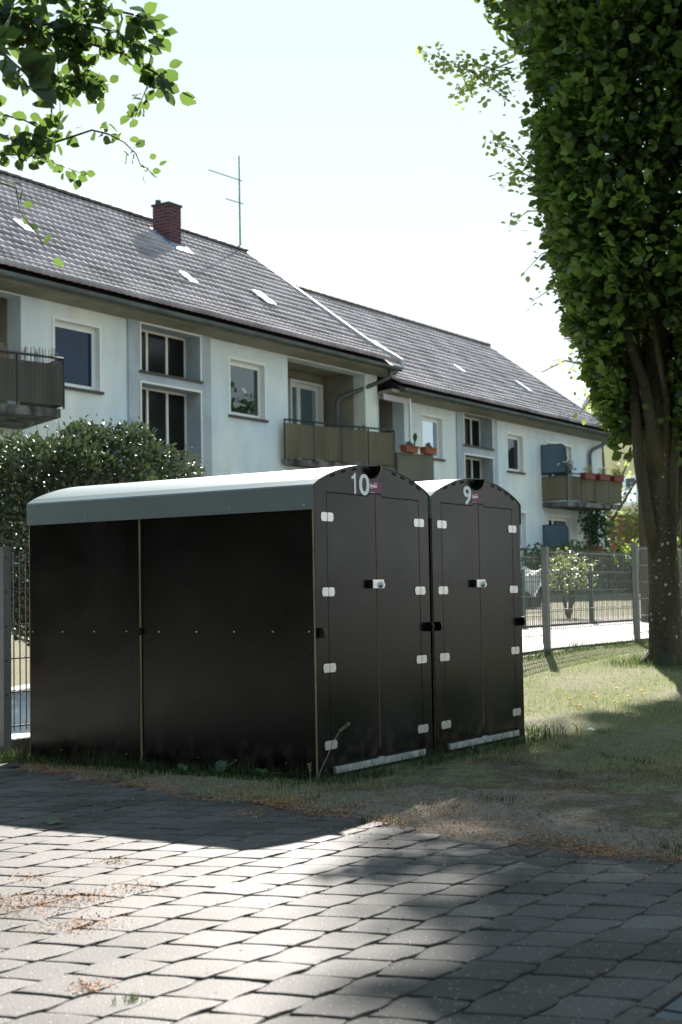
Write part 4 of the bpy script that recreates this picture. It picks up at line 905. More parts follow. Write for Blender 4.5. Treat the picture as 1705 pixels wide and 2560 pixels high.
def overhang():
    """branch of a beech standing just outside the picture on the left"""
    B0 = Vector((1.6, 7.6, 0)); t = thing('beech_tree', B0, 'broad leaved tree whose branches hang into the top left sky', 'tree')
    mb = MB(); mb.tube([B0+Vector((0, 0, -.1)), B0+Vector((0, 0, 1)), B0+Vector((.05, -.05, 2.2)), B0+Vector((.1, -.2, 3.4)), B0+Vector((.0, -.1, 6))], [.2, .15, .13, .11, .05], 10); mb.build('trunk', 'bark', t, smooth=True)
    rv = Vector((.5438, -.8392, 0)); 
    def cam(px, py, d):       # place along the view so the branch ends hang where they do
        v = fw+rt*((px-852.5)/3556)-up*((py-1280)/3556); return Vector((0, 0, H))+v*d
    root = B0+Vector((.1, -.2, 3.2))
    def sp(pts, d): return [cam(x, y, d+e) for x, y, e in pts]
    strands = [  # (points in source pixels with depth offsets), leaf count, size
        ([(-420, 60, .9), (0, 60, .3), (130, 85, .1), (230, 110, 0), (330, 140, 0), (400, 190, 0), (435, 235, 0)], 62, .062, .011),
        ([(-300, 20, .9), (20, -10, .2), (150, -10, .1), (260, 20, 0), (350, 40, 0), (395, 80, 0)], 60, .062, .010),
        ([(-300, 40, .5), (0, 30, .1), (100, 60, 0), (200, 60, 0), (290, 80, 0), (370, 120, 0)], 58, .062, .009),
        ([(-300, 0, .3), (-20, 110, -.2), (60, 180, -.3), (100, 230, -.3), (60, 210, -.3), (110, 250, -.3)], 13, .095, .007),
        ([(0, 60, .1), (90, 120, .1), (140, 190, .1), (170, 210, .1), (230, 205, .1), (255, 215, .1)], 34, .05, .006),
        ([(150, 80, .1), (190, 150, 0), (200, 200, 0), (225, 215, 0)], 24, .05, .005),
        ([(-200, 330, .9), (0, 380, .3), (110, 365, .2), (170, 345, .1), (230, 325, .1), (270, 335, .2), (310, 355, .3), (340, 385, .4), (350, 410, .4), (382, 434, .4)], 22, .046, .006),
        ([(-200, 240, .5), (-20, 280, .1), (60, 300, .1), (140, 340, .1), (150, 290, .1), (150, 250, .1)], 26, .05, .005),
        ([(-200, 300, .3), (-10, 330, 0), (30, 350, 0), (60, 370, 0), (90, 350, 0)], 26, .06, .005),
        ([(-200, 350, .5), (0, 385, .2), (80, 390, .1), (140, 410, .2), (190, 428, .4), (212, 438, .4)], 14, .045, .004),
        ([(400, 190, 0), (370, 210, 0), (350, 260, 0), (336, 300, 0)], 6, .042, .003),
        ([(-60, 440, 0), (10, 460, 0), (40, 470, 0), (50, 530, .1), (90, 580, .1), (112, 620, .2), (125, 640, .2)], 3, .042, .003)]
    C = []; D = []; Ss = []; random.seed(11)
    for pts, n, s_, rd in strands:
        P = sp(pts, 4.8); mb = MB(); start = [root+Vector((0, 0, 0))] if rd > .0045 and pts[0][0] < -100 else []
        full = (start+P); mb.tube(full, [rd*.9*(1-.75*i/(len(full)-1)) for i in range(len(full))], 6); mb.build('branch', 'twig', t, smooth=True)
        seg = [(P[i], P[i+1]) for i in range(len(P)-1) if pts[i+1][0] > -60]
        wts = [max((b-a).length, .02) for a, b in seg]
        for i in range(int(n*3.9)):
            a, b = random.choices(seg, wts)[0]; f_ = random.random(); q = a.lerp(b, f_); d = (b-a).normalized()
            side = Vector([random.gauss(0, 1) for _ in range(3)]); dd = (d*.7+side*.75); dd.z -= .1; dd.normalize()
            C.append(q+dd*.012+Vector([random.gauss(0, .016) for _ in range(3)])); D.append(dd); Ss.append(s_*random.uniform(.65, 1.12))
    leaves('foliage', np.array(C), np.array(Ss), 'leaf_branch', t, D=np.array(D), up=.25, tmpl=SHAPE, F=SF)
# finer leaf outline for the near branch
SHAPE = np.array([(0,0,0),(.12,-.20,.03),(.38,-.37,.07),(.68,-.33,.06),(.90,-.14,.0),(1.05,0,-.06),(.90,.14,.0),(.68,.33,.06),(.38,.37,.07),(.12,.20,.03),(.38,0,-.01),(.68,0,-.01)])
SF = np.array([(0,1,2,10),(10,2,3,11),(11,3,4,5),(11,5,6,7),(10,11,7,8),(0,10,8,9)])
overhang()

def domed_bush():
    c = np.array((9.8, 9.1, 1.42)); t = thing('evergreen_bush', (9.7, 9.2, .05), 'large domed evergreen bush with glossy leaves behind the left fence', 'bush')
    mb = MB(); random.seed(2)
    for i in range(9):
        a = random.random()*6.28; r_ = random.uniform(.2, .8); mb.tube([(9.7+.1*math.cos(a), 9.2+.1*math.sin(a), 0), (9.7+r_*.6*math.cos(a), 9.2+r_*.6*math.sin(a), .8), (9.7+r_*1.3*math.cos(a), 9.2+r_*1.3*math.sin(a), 1.9)], [.035, .025, .01], 6)
    mb.build('stem', 'twig', t)
    n = 38000; d = RNG.normal(size=(n, 3)); d /= np.linalg.norm(d, axis=1, keepdims=True)
    lump = 1+.06*np.sin(5*d[:, 0]+7*d[:, 2])+.05*np.sin(9*d[:, 1]-4*d[:, 0]*3)
    rr = (RNG.random(n)**.22)*lump; C = c+d*rr[:, None]*np.array((1.38, 1.08, 1.06)); C = C[C[:, 2] > .32]
    C = np.concatenate([C, C[(C[:, 2] > 1.8)][:3500]+RNG.normal(size=(min(3500, (C[:, 2] > 1.8).sum()), 3))*.05])
    D = C-c+RNG.normal(size=C.shape)*.8; D[:, 2] += .5
    leaves('foliage', C, RNG.uniform(.03, .065, len(C)), 'leaf_bush', t, D=D, up=1.5)
    m = 60; a = RNG.random(m)*6.28; r_ = RNG.random(m)*.9; mb = MB(); CC = []
    for i in range(m):
        x, y = 9.75+r_[i]*math.cos(a[i]), 9.2+r_[i]*math.sin(a[i]); z = 1.36+1.04*math.sqrt(max(0, 1-(r_[i]/1.35)**2)); h = random.uniform(.04, .14)
        dx, dy = random.gauss(0, .05), random.gauss(0, .05); mb.tube([(x, y, z-.15), (x+dx, y+dy, z+h)], [.005, .002], 4)
        for k in range(7): f_ = random.random(); CC.append((x+dx*f_, y+dy*f_, z-.1+(h+.1)*f_))
    mb.build('twigs', 'twig', t)  # bare twigs of the shoots on the dome
    leaves('foliage', np.array(CC), RNG.uniform(.03, .05, len(CC)), 'leaf_bush', t)
domed_bush()

def tree(name, base, h, r, label, m='leaf_far', n=2500, s=.14, sparse=False, z0=.45, group=None, trunk=.12, seed=1):
    random.seed(seed); t = thing(name, base, label, 'tree', group); bx, by, bz = base; mb = MB()
    mb.tube([(bx, by, bz-.1), (bx+.1, by, bz+h*.3), (bx-.05, by+.1, bz+h*.6), (bx, by, bz+h*.95)], [trunk*1.3, trunk, trunk*.6, .02], 8); mb.build('trunk', 'bark', t, smooth=True)
    C = []; mb = MB()
    for i in range(16 if not sparse else 22):
        f_ = random.uniform(z0*.7, .92); a = random.random()*6.28; ln = r*random.uniform(.6, 1.1)*(1 if f_ < .75 else .6); z = bz+h*f_
        p0 = Vector((bx, by, z)); p1 = p0+Vector((math.cos(a)*ln*.5, math.sin(a)*ln*.5, ln*.35)); p2 = p0+Vector((math.cos(a)*ln, math.sin(a)*ln, ln*.45)); mb.tube([p0, p1, p2], [trunk*.35, trunk*.2, .012], 5)
        k = n//16
        for q in range(k):
            g = random.uniform(.25, 1.05); c = p0.lerp(p2, g)+Vector([random.gauss(0, r*.16) for _ in range(3)]); C.append(c)
    mb.build('limb', 'bark', t); leaves('crown', np.array(C), RNG.uniform(.6, 1.2, len(C))*s, m, t, tmpl=ROUND); return t
# trees behind the roofs
tree('broad_tree', (41.0, 33.0, .8), 11.2, 3.0, 'light green tree top rising just beyond the ridge between the houses', n=2200, s=.22, seed=3)
tree('broad_tree', (47.0, 33.0, .8), 12.1, 3.0, 'sparse green tree crown showing above the middle of the farther ridge', n=900, s=.20, seed=9, sparse=True)
# garden tree by the far gable
def bare_tree():
    t = thing('garden_tree', (49.5, 20.6, .8), 'thin branching tree with few leaves beside the far gable', 'tree'); mb = MB()
    mb.tube([(49.9, 20.6, .7), (49.8, 20.6, 4), (49.6, 20.6, 6.9), (49.55, 20.6, 8.1), (49.4, 20.6, 8.7), (49.9, 20.6, 9.7)], [.2, .17, .14, .10, .07, .03], 8); mb.build('trunk', 'bark', t, smooth=True)
    C = []
    br = [([(49.6, 20.6, 7.9), (48.4, 20.5, 8.8), (47.6, 20.4, 9.1), (46, 20.3, 9.0), (43.8, 20.2, 8.3)], .07), ([(49.7, 20.6, 7.6), (50.4, 20.4, 8.4), (50.9, 20.2, 9.3)], .05), ([(49.4, 20.6, 8.8), (48.6, 20.6, 9.6), (47.8, 20.5, 9.9)], .04),
          ([(48.9, 19.2, 5.6), (50.0, 19.0, 6.6), (51.2, 18.9, 7.4), (51.6, 18.9, 8.2)], .09), ([(49.8, 20.6, 3.0), (50.2, 19.2, 5.3), (51.8, 18.4, 5.3), (53.8, 17.9, 4.7)], .06), ([(51.0, 18.9, 7.2), (51.4, 18.6, 6.0), (52.0, 18.4, 4.6)], .03),
          ([(49.8, 20.6, 3.5), (48.9, 19.2, 5.6)], .1), ([(49.8, 20.6, 6.2), (49.0, 20.4, 7.4), (48.0, 20.3, 7.7)], .04), ([(50.2, 19.2, 5.2), (51.5, 18.8, 4.5), (52.6, 18.6, 4.1)], .025)]
    for pts, rd in br:
        mb = MB(); mb.tube(pts, [rd*(1-.8*i/(len(pts)-1)) for i in range(len(pts))], 6); mb.build('limb', 'bark', t, smooth=True)
        for i in range(26): k = random.randrange(len(pts)-1); f_ = random.random(); C.append(Vector(pts[k]).lerp(Vector(pts[k+1]), f_)+Vector([random.gauss(0, .28) for _ in range(3)]))
    for c in ((49.0, 20.4, 8.0), (48.6, 20.3, 7.6), (49.6, 20.4, 8.35)):
        for i in range(60): C.append(Vector(c)+Vector([random.gauss(0, .25) for _ in range(3)]))
    mb = MB()
    for i in range(60):
        c = random.choice(C); mb.tube([c, c+Vector((random.gauss(0, .5), random.gauss(0, .3), random.gauss(0, .5)))], [.012, .004], 4)
    mb.build('twigs', 'twig', t)  # thin bare twigs between the limbs
    leaves('crown', np.array(C), RNG.uniform(.1, .2, len(C)), 'leaf_pale', t, tmpl=ROUND)
bare_tree()

# yellow building behind the far gable
def yellow_house():
    t = thing('yellow_house', (62, 22, .8), 'pale yellow gabled house with white window frames beyond the far gable', 'house')
    X = 58.; y0, y1 = 12.0, 24.4; ym = (y0+y1)/2; ze = 9.0; zr = 14.2
    holes = [(22.40, 23.62, 7.75, 8.95), (20.4, 22.1, 7.75, 8.95), (22.4, 23.6, 4.6, 5.8), (17.5, 19.0, 7.75, 8.95)]
    mb = MB()
    ys = sorted(set([y0, y1]+[h[i] for h in holes for i in (0, 1)])); zs = sorted(set([.4, ze]+[h[i] for h in holes for i in (2, 3)]))
    for a, b in zip(ys[:-1], ys[1:]):
        for c, d in zip(zs[:-1], zs[1:]):
            if not any(h[0] < (a+b)/2 < h[1] and h[2] < (c+d)/2 < h[3] for h in holes): mb.box(X, a, c, X+.3, b, d)
    mb.prism([(X, y0, ze), (X, y1, ze), (X, ym+2.0, zr), (X, ym-2.0, zr)], (.3, 0, 0)); mb.box(X+.302, y0, .4, X+9, y0+.3, ze); mb.box(X+.302, y1-.3, .4, X+9, y1, ze)
    mb.build('wall', 'yellow', t)
    mb = MB(); mb.prism([(X-.25, y1+.35, ze-.15), (X-.25, ym+2, zr+.1), (X-.25, ym-2, zr+.1), (X-.25, y0-.35, ze-.15), (X-.25, y0-.35, ze+.02), (X-.25, ym-2, zr+.3), (X-.25, ym+2, zr+.3), (X-.25, y1+.35, ze+.02)], (9, 0, 0)); rf = mb.build('roof', 'verge', t)
    for (a, b, c, d) in holes:
        mb = MB(); f = .09
        mb.box(X-.03, a-.05, c-.05, X+.1, a+f, d+.05); mb.box(X-.03, b-f, c-.05, X+.1, b+.05, d+.05); mb.box(X-.03, a+f, d-f, X+.1, b-f, d+.05); mb.box(X-.03, a+f, c-.08, X+.1, b-f, c+f); mb.box(X-.02, (a+b)/2-.06, c+f, X+.09, (a+b)/2+.06, d-f)
        w_ = mb.build('window', 'winwhite', t); mb = MB(); mb.box(X+.04, a+f*.9, c+f*.9, X+.06, b-f*.9, d-f*.9); mb.build('pane', 'g_sky', w_)
yellow_house()

# garden greenery
def bush(c, r, n, s, m, label, name='shrub', group=None, seedk=0):
    t = thing(name, (c[0], c[1], float(gz(c[0], c[1]))), label, 'shrub', group)
    d = RNG.normal(size=(n, 3)); d /= np.linalg.norm(d, axis=1, keepdims=True); ph = RNG.random(3)*6
    lump = 1+.14*np.sin(4*d[:, 0]+ph[0]+5*d[:, 2])+.12*np.sin(6*d[:, 1]+ph[1]); C = np.array(c)+d*(RNG.random(n)**.35*lump)[:, None]*np.array(r)
    C = C[C[:, 2] > gz(C[:, 0], C[:, 1])]
    leaves('foliage', C, RNG.uniform(.6, 1.2, len(C))*s, m, t)
    mb = MB(); g0 = float(gz(c[0], c[1]))
    for i in range(5): a = i*1.3; mb.tube([(c[0], c[1], g0-.05), (c[0]+.4*r[0]*math.cos(a), c[1]+.4*r[1]*math.sin(a), c[2])], [.03, .01], 5)
    mb.build('stem', 'twig', t); return t
bush((25.0, 11.1, 1.24), (.66, .5, .40), 900, .07, 'leaf_vari', 'pale variegated shrub behind the green wire fence')
bush((46.6, 20.2, 2.5), (1.7, 1.6, 1.7), 1600, .17, 'leaf_hedge', 'dark bushy shrub at the foot of the far gable')
bush((49.5, 21.8, 4.2), (1.4, 1.4, 1.2), 900, .17, 'leaf_far', 'light leafy shrub leaning over the brown board fence')
bush((50.5, 18.6, 3.2), (1.6, 1.6, 1.6), 1500, .17, 'leaf_far', 'mid green shrub between the board fence and the tree trunk')
bush((46.0, 17.0, 1.7), (2.0, 1.3, 1.0), 1500, .16, 'leaf_pale', 'pale speckled shrub before the board fence')
bush((52.0, 14.2, 3.0), (2.8, 2.2, 2.6), 2200, .2, 'leaf_hedge', 'dark shrub mass right behind the columnar tree trunk')
bush((56.0, 17.5, 4.6), (2.6, 2.6, 2.2), 1600, .22, 'leaf_far', 'tall airy shrub against the yellow house wall')
bush((44.0, 11.5, 1.8), (2.4, 1.6, 1.6), 1500, .17, 'leaf_hedge', 'wide dark shrub at the right edge behind the trunk')
bush((39.6, 17.7, 1.5), (2.9, .7, .85), 6000, .12, 'leaf_tree', 'dark low hedge along the wall under the flower balcony', name='hedge')
bush((44.8, 17.6, 1.5), (2.4, .7, .8), 5000, .12, 'leaf_tree', 'dark low hedge section near the downpipe of the far house', name='hedge')
bush((33.5, 17.9, 1.5), (3.2, .7, .8), 6000, .12, 'leaf_tree', 'dark hedge against the far house behind the lockers', name='hedge')
bush((30.2, 16.4, 1.15), (1.0, .8, .55), 700, .1, 'leaf_hedge', 'dark shrub beneath the white cloth cover', name='shrub')
# climbing plant on the downpipe and its pot
t = thing('climbing_plant', (44.4, 18.6, 1.9), 'green climbing plant in a reddish pot beside the far downpipe', 'plant')
C = np.concatenate([np.stack([44.5+RNG.normal(size=500)*.16, 18.7+RNG.normal(size=500)*.1, RNG.uniform(2.0, 4.1, 500)], 1), np.stack([43.5+RNG.normal(size=140)*.16, 18.6+RNG.normal(size=140)*.1, 3.0+RNG.normal(size=140)*.2], 1), np.stack([45.0+RNG.normal(size=200)*.2, 18.6+RNG.normal(size=200)*.1, 3.0+RNG.normal(size=200)*.4], 1)])
leaves('foliage', C, RNG.uniform(.09, .16, len(C)), 'leaf_hedge', t)
mb = MB(); mb.tube([(44.4, 18.6, 1.9), (44.45, 18.65, 3), (44.5, 18.7, 4)], [.03, .02, .01], 5); mb.tube([(43.6, 18.5, 1.9), (43.6, 18.5, 2.8)], .015, 5); mb.build('stem', 'twig', t)
mb = MB(); mb.tube([(43.3, 18.3, 2.0), (43.3, 18.3, 2.35)], [.24, .34], 12); mb.build('pot', 'terra', t)
# sagging white cover
t = thing('garden_cover', (28.5, 13.8, .5), 'white sagging cloth cover over dark garden things behind the fence', 'cover')
mb = MB(); n = 12; P0, P1 = Vector((28.2, 13.8, 1.34)), Vector((29.9, 13.8, 1.50))
for r_ in range(6):
    pass
V = []; nn = 14; mm = 6
for j in range(mm+1):
    for i in range(nn+1):
        f_ = i/nn; q = P0.lerp(P1, f_); sag = .16*math.sin(math.pi*f_); V.append((q.x, q.y+.55*j/mm, q.z-sag-.12*math.sin(math.pi*j/mm)+.0*j))
V += [(x, y-.03, z-.42+.08*math.sin(x*9)) for x, y, z in V[:nn+1]]
F = [(j*(nn+1)+i, j*(nn+1)+i+1, (j+1)*(nn+1)+i+1, (j+1)*(nn+1)+i) for j in range(mm) for i in range(nn)]
b0 = (mm+1)*(nn+1); F += [(i, i+1, b0+i+1, b0+i) for i in range(nn)]
mb.add(V, F); mb.build('cloth', 'cover', t)
mb = MB()
for x in (28.2, 29.05, 29.9):
    for y in (13.82, 14.3): mb.tube([(x, y, .4), (x, y, 1.3)], .025, 6)
mb.box(28.3, 13.9, .45, 29.8, 14.3, .95); mb.build('frame', 'metal', t)
# board fence
t = thing('board_fence', (50, 21, .8), 'brown vertical board fence behind shrubs at the far gable', 'fence'); mb = MB()
for i in range(44):
    y = 16.0+i*.15; mb.box(51.0, y, 1.0, 51.03, y+.14, 3.75+.02*math.sin(i*2.2))
mb.build('board', 'woodfence', t); mb = MB()
for z in (1.6, 3.3): mb.box(51.032, 16, z, 51.08, 22.6, z+.08)
mb.build('rail', 'woodfence', t)
# tree outside the picture on the right whose shade falls on the footpath
tree('broad_tree', (33.0, 11.6, .5), 7.5, 1.9, 'leafy street tree beyond the columnar tree shading the footpath', m='leaf_hedge', n=3500, s=.2, seed=21, z0=.5)

# unseen trees added outside the picture to darken the paving and the lockers
def added_shade_tree(base, zlo, zhi, r, label, n=26000, s=.16, seed=5, col=False, name='broad_tree'):
    t = thing(name, base, label, 'tree'); mb = MB(); bx, by, bz = base
    mb.tube([(bx, by, bz-.1), (bx, by, zlo), (bx+.1, by, (zlo+zhi)/2), (bx, by, zhi-.3)], [.22, .17, .10, .02], 8); mb.build('trunk', 'bark', t, smooth=True)
    g = np.random.default_rng(seed); d = g.normal(size=(n, 3)); d /= np.linalg.norm(d, axis=1, keepdims=True)
    lump = 1+.12*np.sin(5*d[:, 0]+6*d[:, 2])+.1*np.sin(8*d[:, 1])
    C = np.array((bx, by, (zlo+zhi)/2))+d*((g.random(n)**.38)*lump)[:, None]*np.array((r, r, (zhi-zlo)/2))
    leaves('crown', C, g.uniform(.6, 1.2, n)*s, 'leaf_tree', t, tmpl=ROUND)
added_shade_tree((12.7, 2.1, .15), 3.3, 11.5, 2.0, 'first added columnar shade tree, unseen beyond the right picture edge', seed=5, name='hornbeam_tree')
added_shade_tree((12.0, -1.4, .1), 3.3, 11.5, 2.1, 'second added columnar shade tree, unseen beyond the right picture edge', seed=6, name='hornbeam_tree')
def tall_tree():
    base = (24.3, 9.2, .35); t = thing('broad_tree', base, 'tall tree behind the columnar tree, high unseen crown shaped for its shade', 'tree'); mb = MB()
    mb.tube([(24.3, 9.2, .2), (24.3, 9.2, 6), (24.2, 9.3, 12), (24.2, 9.4, 17)], [.2, .16, .12, .03], 8); mb.build('trunk', 'bark', t, smooth=True)
    g = np.random.default_rng(31); n = 30000; z = g.uniform(10.6, 19.5, n); a = g.random(n)*6.283
    R_ = np.interp(z, [10.6, 11.2, 12, 13.1, 13.6, 14.05, 14.4, 14.65, 14.9, 15.3, 16, 18.5, 19.5], [.8, 2.1, 2.6, 2.7, 2.55, 3.05, 3.1, 2.55, 2.6, 2.85, 3.0, 2.8, .8])*(1+.03*np.sin(3*a+z)+.03*np.sin(7*a-2*z)); r_ = R_*np.sqrt(g.random(n))  # unseen crown, radii shaped so its shadow edge falls across the paving
    leaves('crown', np.stack([24.3+r_*np.cos(a), 9.5+r_*np.sin(a), z], 1), g.uniform(.12, .22, n), 'leaf_tree', t, tmpl=ROUND)
tall_tree()
added_shade_tree((-3.5, 10.5, 0), .6, 7.5, 3.2, 'added unseen low crowned tree at the far left of the yard', seed=17, s=.2)  # added so the long locker side reflects dark foliage
added_shade_tree((-1.0, 13.0, 0), .5, 6.5, 3.0, 'added unseen low crowned tree beyond the fence at the far left', seed=18, s=.2)
added_shade_tree((-2.0, 8.0, 0), 3.6, 10, 3.9, 'added unseen broad tree standing left of the paving', seed=7, s=.2)
added_shade_tree((-6.5, 1.0, 0), 2.0, 10.5, 4.2, 'added unseen broad tree at the near end of the paved yard', seed=8, s=.22)
added_shade_tree((-3.5, -6.0, 0), 2.0, 10.5, 4.2, 'added unseen broad tree at the road side of the paved yard', seed=9, s=.22)
#added_shade_tree((4.5, -6.5, 0), 2.0, 10.5, 4.0, 'broad tree standing at the right end of the yard', seed=10, s=.22)

# ================================================================== GRASS, LITTER
def blades(name, X, Y, h, w_, m, label=None, lean=.35, z=None):
    n = len(X); Z = gz(X, Y)-.045*S((X-5.55)/.3)*S((8.9-X)/.4)*S((Y-3.55)/.3) if z is None else z
    a = RNG.random(n)*6.283; dx, dy = np.cos(a), np.sin(a); ln = RNG.random(n)*lean; b = RNG.random(n)*6.283
    bx, by = np.cos(b), np.sin(b); V = np.zeros((n, 5, 3))
    for k, (f_, ww) in enumerate(((0, 1), (0, -1), (.55, .75), (.55, -.75), (1, 0))):
        V[:, k, 0] = X+dx*w_*ww*.5+bx*ln*h*f_**2; V[:, k, 1] = Y+dy*w_*ww*.5+by*ln*h*f_**2; V[:, k, 2] = Z-.005*(f_ == 0)+h*f_*(1-.3*ln)
    base = (np.arange(n)*5)[:, None]; F = np.concatenate([base+np.array([[0, 1, 3, 2]]), ], 0)
    Vf = V.reshape(-1, 3); tri = base+np.array([[2, 3, 4, 4]])
    F4 = np.concatenate([F, tri[:, [0, 1, 2, 2]]]) if False else F
    # triangles as degenerate-free separate mesh pieces: use tip duplicated slightly
    V2 = np.zeros((n, 6, 3)); V2[:, :5] = V; V2[:, 5] = V[:, 4]+np.stack([dx*w_*.1, dy*w_*.1, np.zeros(n)], 1)
    base = (np.arange(n)*6)[:, None]; F = np.concatenate([base+np.array([[0, 1, 3, 2]]), base+np.array([[2, 3, 5, 4]])])
    o = npmesh(name, V2.reshape(-1, 3), F, m); return o
def noise2(x, y, s=1., seed=0):
    return (np.sin(x*2.1*s+seed)*np.cos(y*1.7*s-seed*.7)+np.sin(x*4.3*s-y*3.1*s+seed*1.3)*.6+np.sin(x*9.7*s+y*8.3*s)*.35+np.cos(x*1.1*s-y*5.9*s+seed)*.5)/2.4
EX = lambda y: np.interp(y, [-6,1.5,2.27,3,3.4,4.1,5.4,6.2,9], [4.3,4.42,4.5,4.70,4.84,4.95,5.35,5.6,5.7])
# lawn
N0 = 230000; X = RNG.uniform(4.4, 17, N0); Y = RNG.uniform(.6, 6.15, N0)
dE = X-EX(Y); den = np.clip((X-5.6)/4.0, .03, .8)+.28*noise2(X, Y, 1.2, 2); inlock = (X > 5.96) & (X < 8.31) & (Y > 4.03) & (Y < 6.0)
den = np.where(Y > 3.3, np.maximum(den, .55), den); k = (RNG.random(N0) < den*.9) & (dE > .12) & ~inlock; X, Y = X[k], Y[k]
tag(blades('grass', X, Y, RNG.uniform(.012, .038, len(X)), RNG.uniform(.002, .0045, len(X)), 'grass', lean=1.1), 'short dry lawn grass around the bicycle lockers', 'grass', kind='stuff')
# dead thatch on the worn strip
MAT['thatch'] = leafmat('dry_blade', (.10, .065, .03), (.26, .19, .10), (.25, .18, .08), .2, .8, .2)
n = 60000; X = RNG.uniform(4.5, 11, n); Y = RNG.uniform(.8, 4.1, n); k = (X-EX(Y) > .05) & (noise2(X, Y, 2.4, 6)+.5*RNG.normal(size=n) > .15)
tag(blades('dry_thatch', X[k], Y[k], RNG.uniform(.006, .022, k.sum()), RNG.uniform(.0015, .004, k.sum()), 'thatch', lean=2.2), 'dead brown grass bits on the worn soil beside the paving', 'dry grass', kind='stuff')
n = 30000; X = RNG.uniform(4.6, 8.5, n); Y = RNG.uniform(.8, 4.0, n); k = (X-EX(Y) > .1) & (noise2(X, Y, 3.7, 12) > .42)
tag(blades('grass_patches', X[k], Y[k], RNG.uniform(.01, .035, k.sum()), RNG.uniform(.002, .004, k.sum()), 'grassgreen', lean=1.0), 'patchy short green grass on the worn soil', 'grass', kind='stuff')
# taller grass by the locker feet and along fence
def band(n, x0, x1, y0, y1): return RNG.uniform(x0, x1, n), RNG.uniform(y0, y1, n)
Xs, Ys = [], []
for n, b in ((1900, (5.6, 5.94, 4.05, 6.0)), (1100, (5.6, 8.6, 3.7, 3.96)), (1600, (8.32, 8.6, 3.8, 5.9)), (2600, (8.4, 16, 6.0, 6.17)), (700, (5.3, 5.9, 5.9, 6.15)), (500, (7.12, 7.16, 3.95, 5)), (1500, (12.6, 13.8, 4.3, 5.3))):
    x, y = band(n, *b); Xs.append(x); Ys.append(y)
X = np.concatenate(Xs); Y = np.concatenate(Ys); k = (noise2(X, Y, 3, 5) > -.35); X, Y = X[k], Y[k]
tag(blades('long_grass', X, Y, RNG.uniform(.03, .10, len(X))*(1+.5*(noise2(X, Y, 4, 1) > .3)), RNG.uniform(.003, .006, len(X)), 'grassgreen', lean=.9), 'longer green grass growing along locker feet and fence', 'grass', kind='stuff')
# blossom litter
def flecks(name, X, Y, s, m, zoff=.004, lab=None, flat=False):
    n = len(X); Z = (np.zeros(n) if flat else gz(X, Y)*1.0)+zoff
    D = RNG.normal(size=(n, 3)); D[:, 2] *= .25
    return leaves(name, np.stack([X, Y, Z], 1), s, m, D=D, up=1.5)
Xs, Ys = [], []
n = 26000; Y = RNG.uniform(.8, 5.9, n); dd = np.abs(RNG.normal(size=n))*.16; X = EX(Y)+.02+dd*np.where(RNG.random(n) < .12, -1.5, 1)+.05*np.sin(Y*9); kk = noise2(X, Y, 3.4, 3)+.35*RNG.normal(size=n) > .12; Xs.append(X[kk]); Ys.append(Y[kk])
n = 34000; X = RNG.uniform(4.6, 8, n); Y = RNG.uniform(.9, 3.6, n); k = (noise2(X, Y, 3, 9) > .08) & (RNG.random(n) < np.clip(1.5-(X-4.6)/2.4, .08, 1)); Xs.append(X[k]); Ys.append(Y[k])
n = 1500; X = RNG.uniform(1.5, 4.6, n); Y = RNG.uniform(1, 6, n); k = RNG.random(n) < .12; Xs.append(X[k]); Ys.append(Y[k])
# in paver joints, left side
n = 2600; X = RNG.uniform(1.8, 4.6, n); r_ = RNG.integers(8, 34, n); Y = r_*.156-.075+RNG.normal(size=n)*.006+.009*np.sin((X/.174+(r_ % 2)*.5)*6.283); k = (noise2(X, Y, 2.2, 4) > .42); Xs.append(X[k]); Ys.append(Y[k])
for (cx, cy, q, sd) in ((3.0, 3.1, 700, .10), (3.15, 3.0, 300, .07), (2.9, 2.75, 300, .06), (3.35, 2.95, 160, .05), (3.3, 3.35, 120, .04), (3.65, 3.3, 90, .03), (2.45, 2.3, 120, .03)): Xs.append(cx+RNG.normal(size=q)*sd); Ys.append(cy+RNG.normal(size=q)*sd)
X = np.concatenate(Xs); Y = np.concatenate(Ys)
tag(flecks('blossom_litter', X, Y, RNG.uniform(.004, .011, len(X)), 'litter', .006), 'orange brown fallen blossom scales along the pavement edge', 'litter', kind='stuff')
# moss and grass in the joints
n = 5000; X = RNG.uniform(1.6, 4.7, n); r_ = RNG.integers(4, 34, n); Y = r_*.156-.075+RNG.normal(size=n)*.003+.009*np.sin((X/.174+(r_ % 2)*.5)*6.283); k = noise2(X, Y, 2.6, 8) > .35
tag(blades('joint_moss', X[k], Y[k], RNG.uniform(.004, .016, k.sum()), RNG.uniform(.0015, .003, k.sum()), 'grassgreen', lean=1.2, z=-.004*np.ones(k.sum())), 'moss and tiny grass in the paving joints', 'moss', kind='stuff')
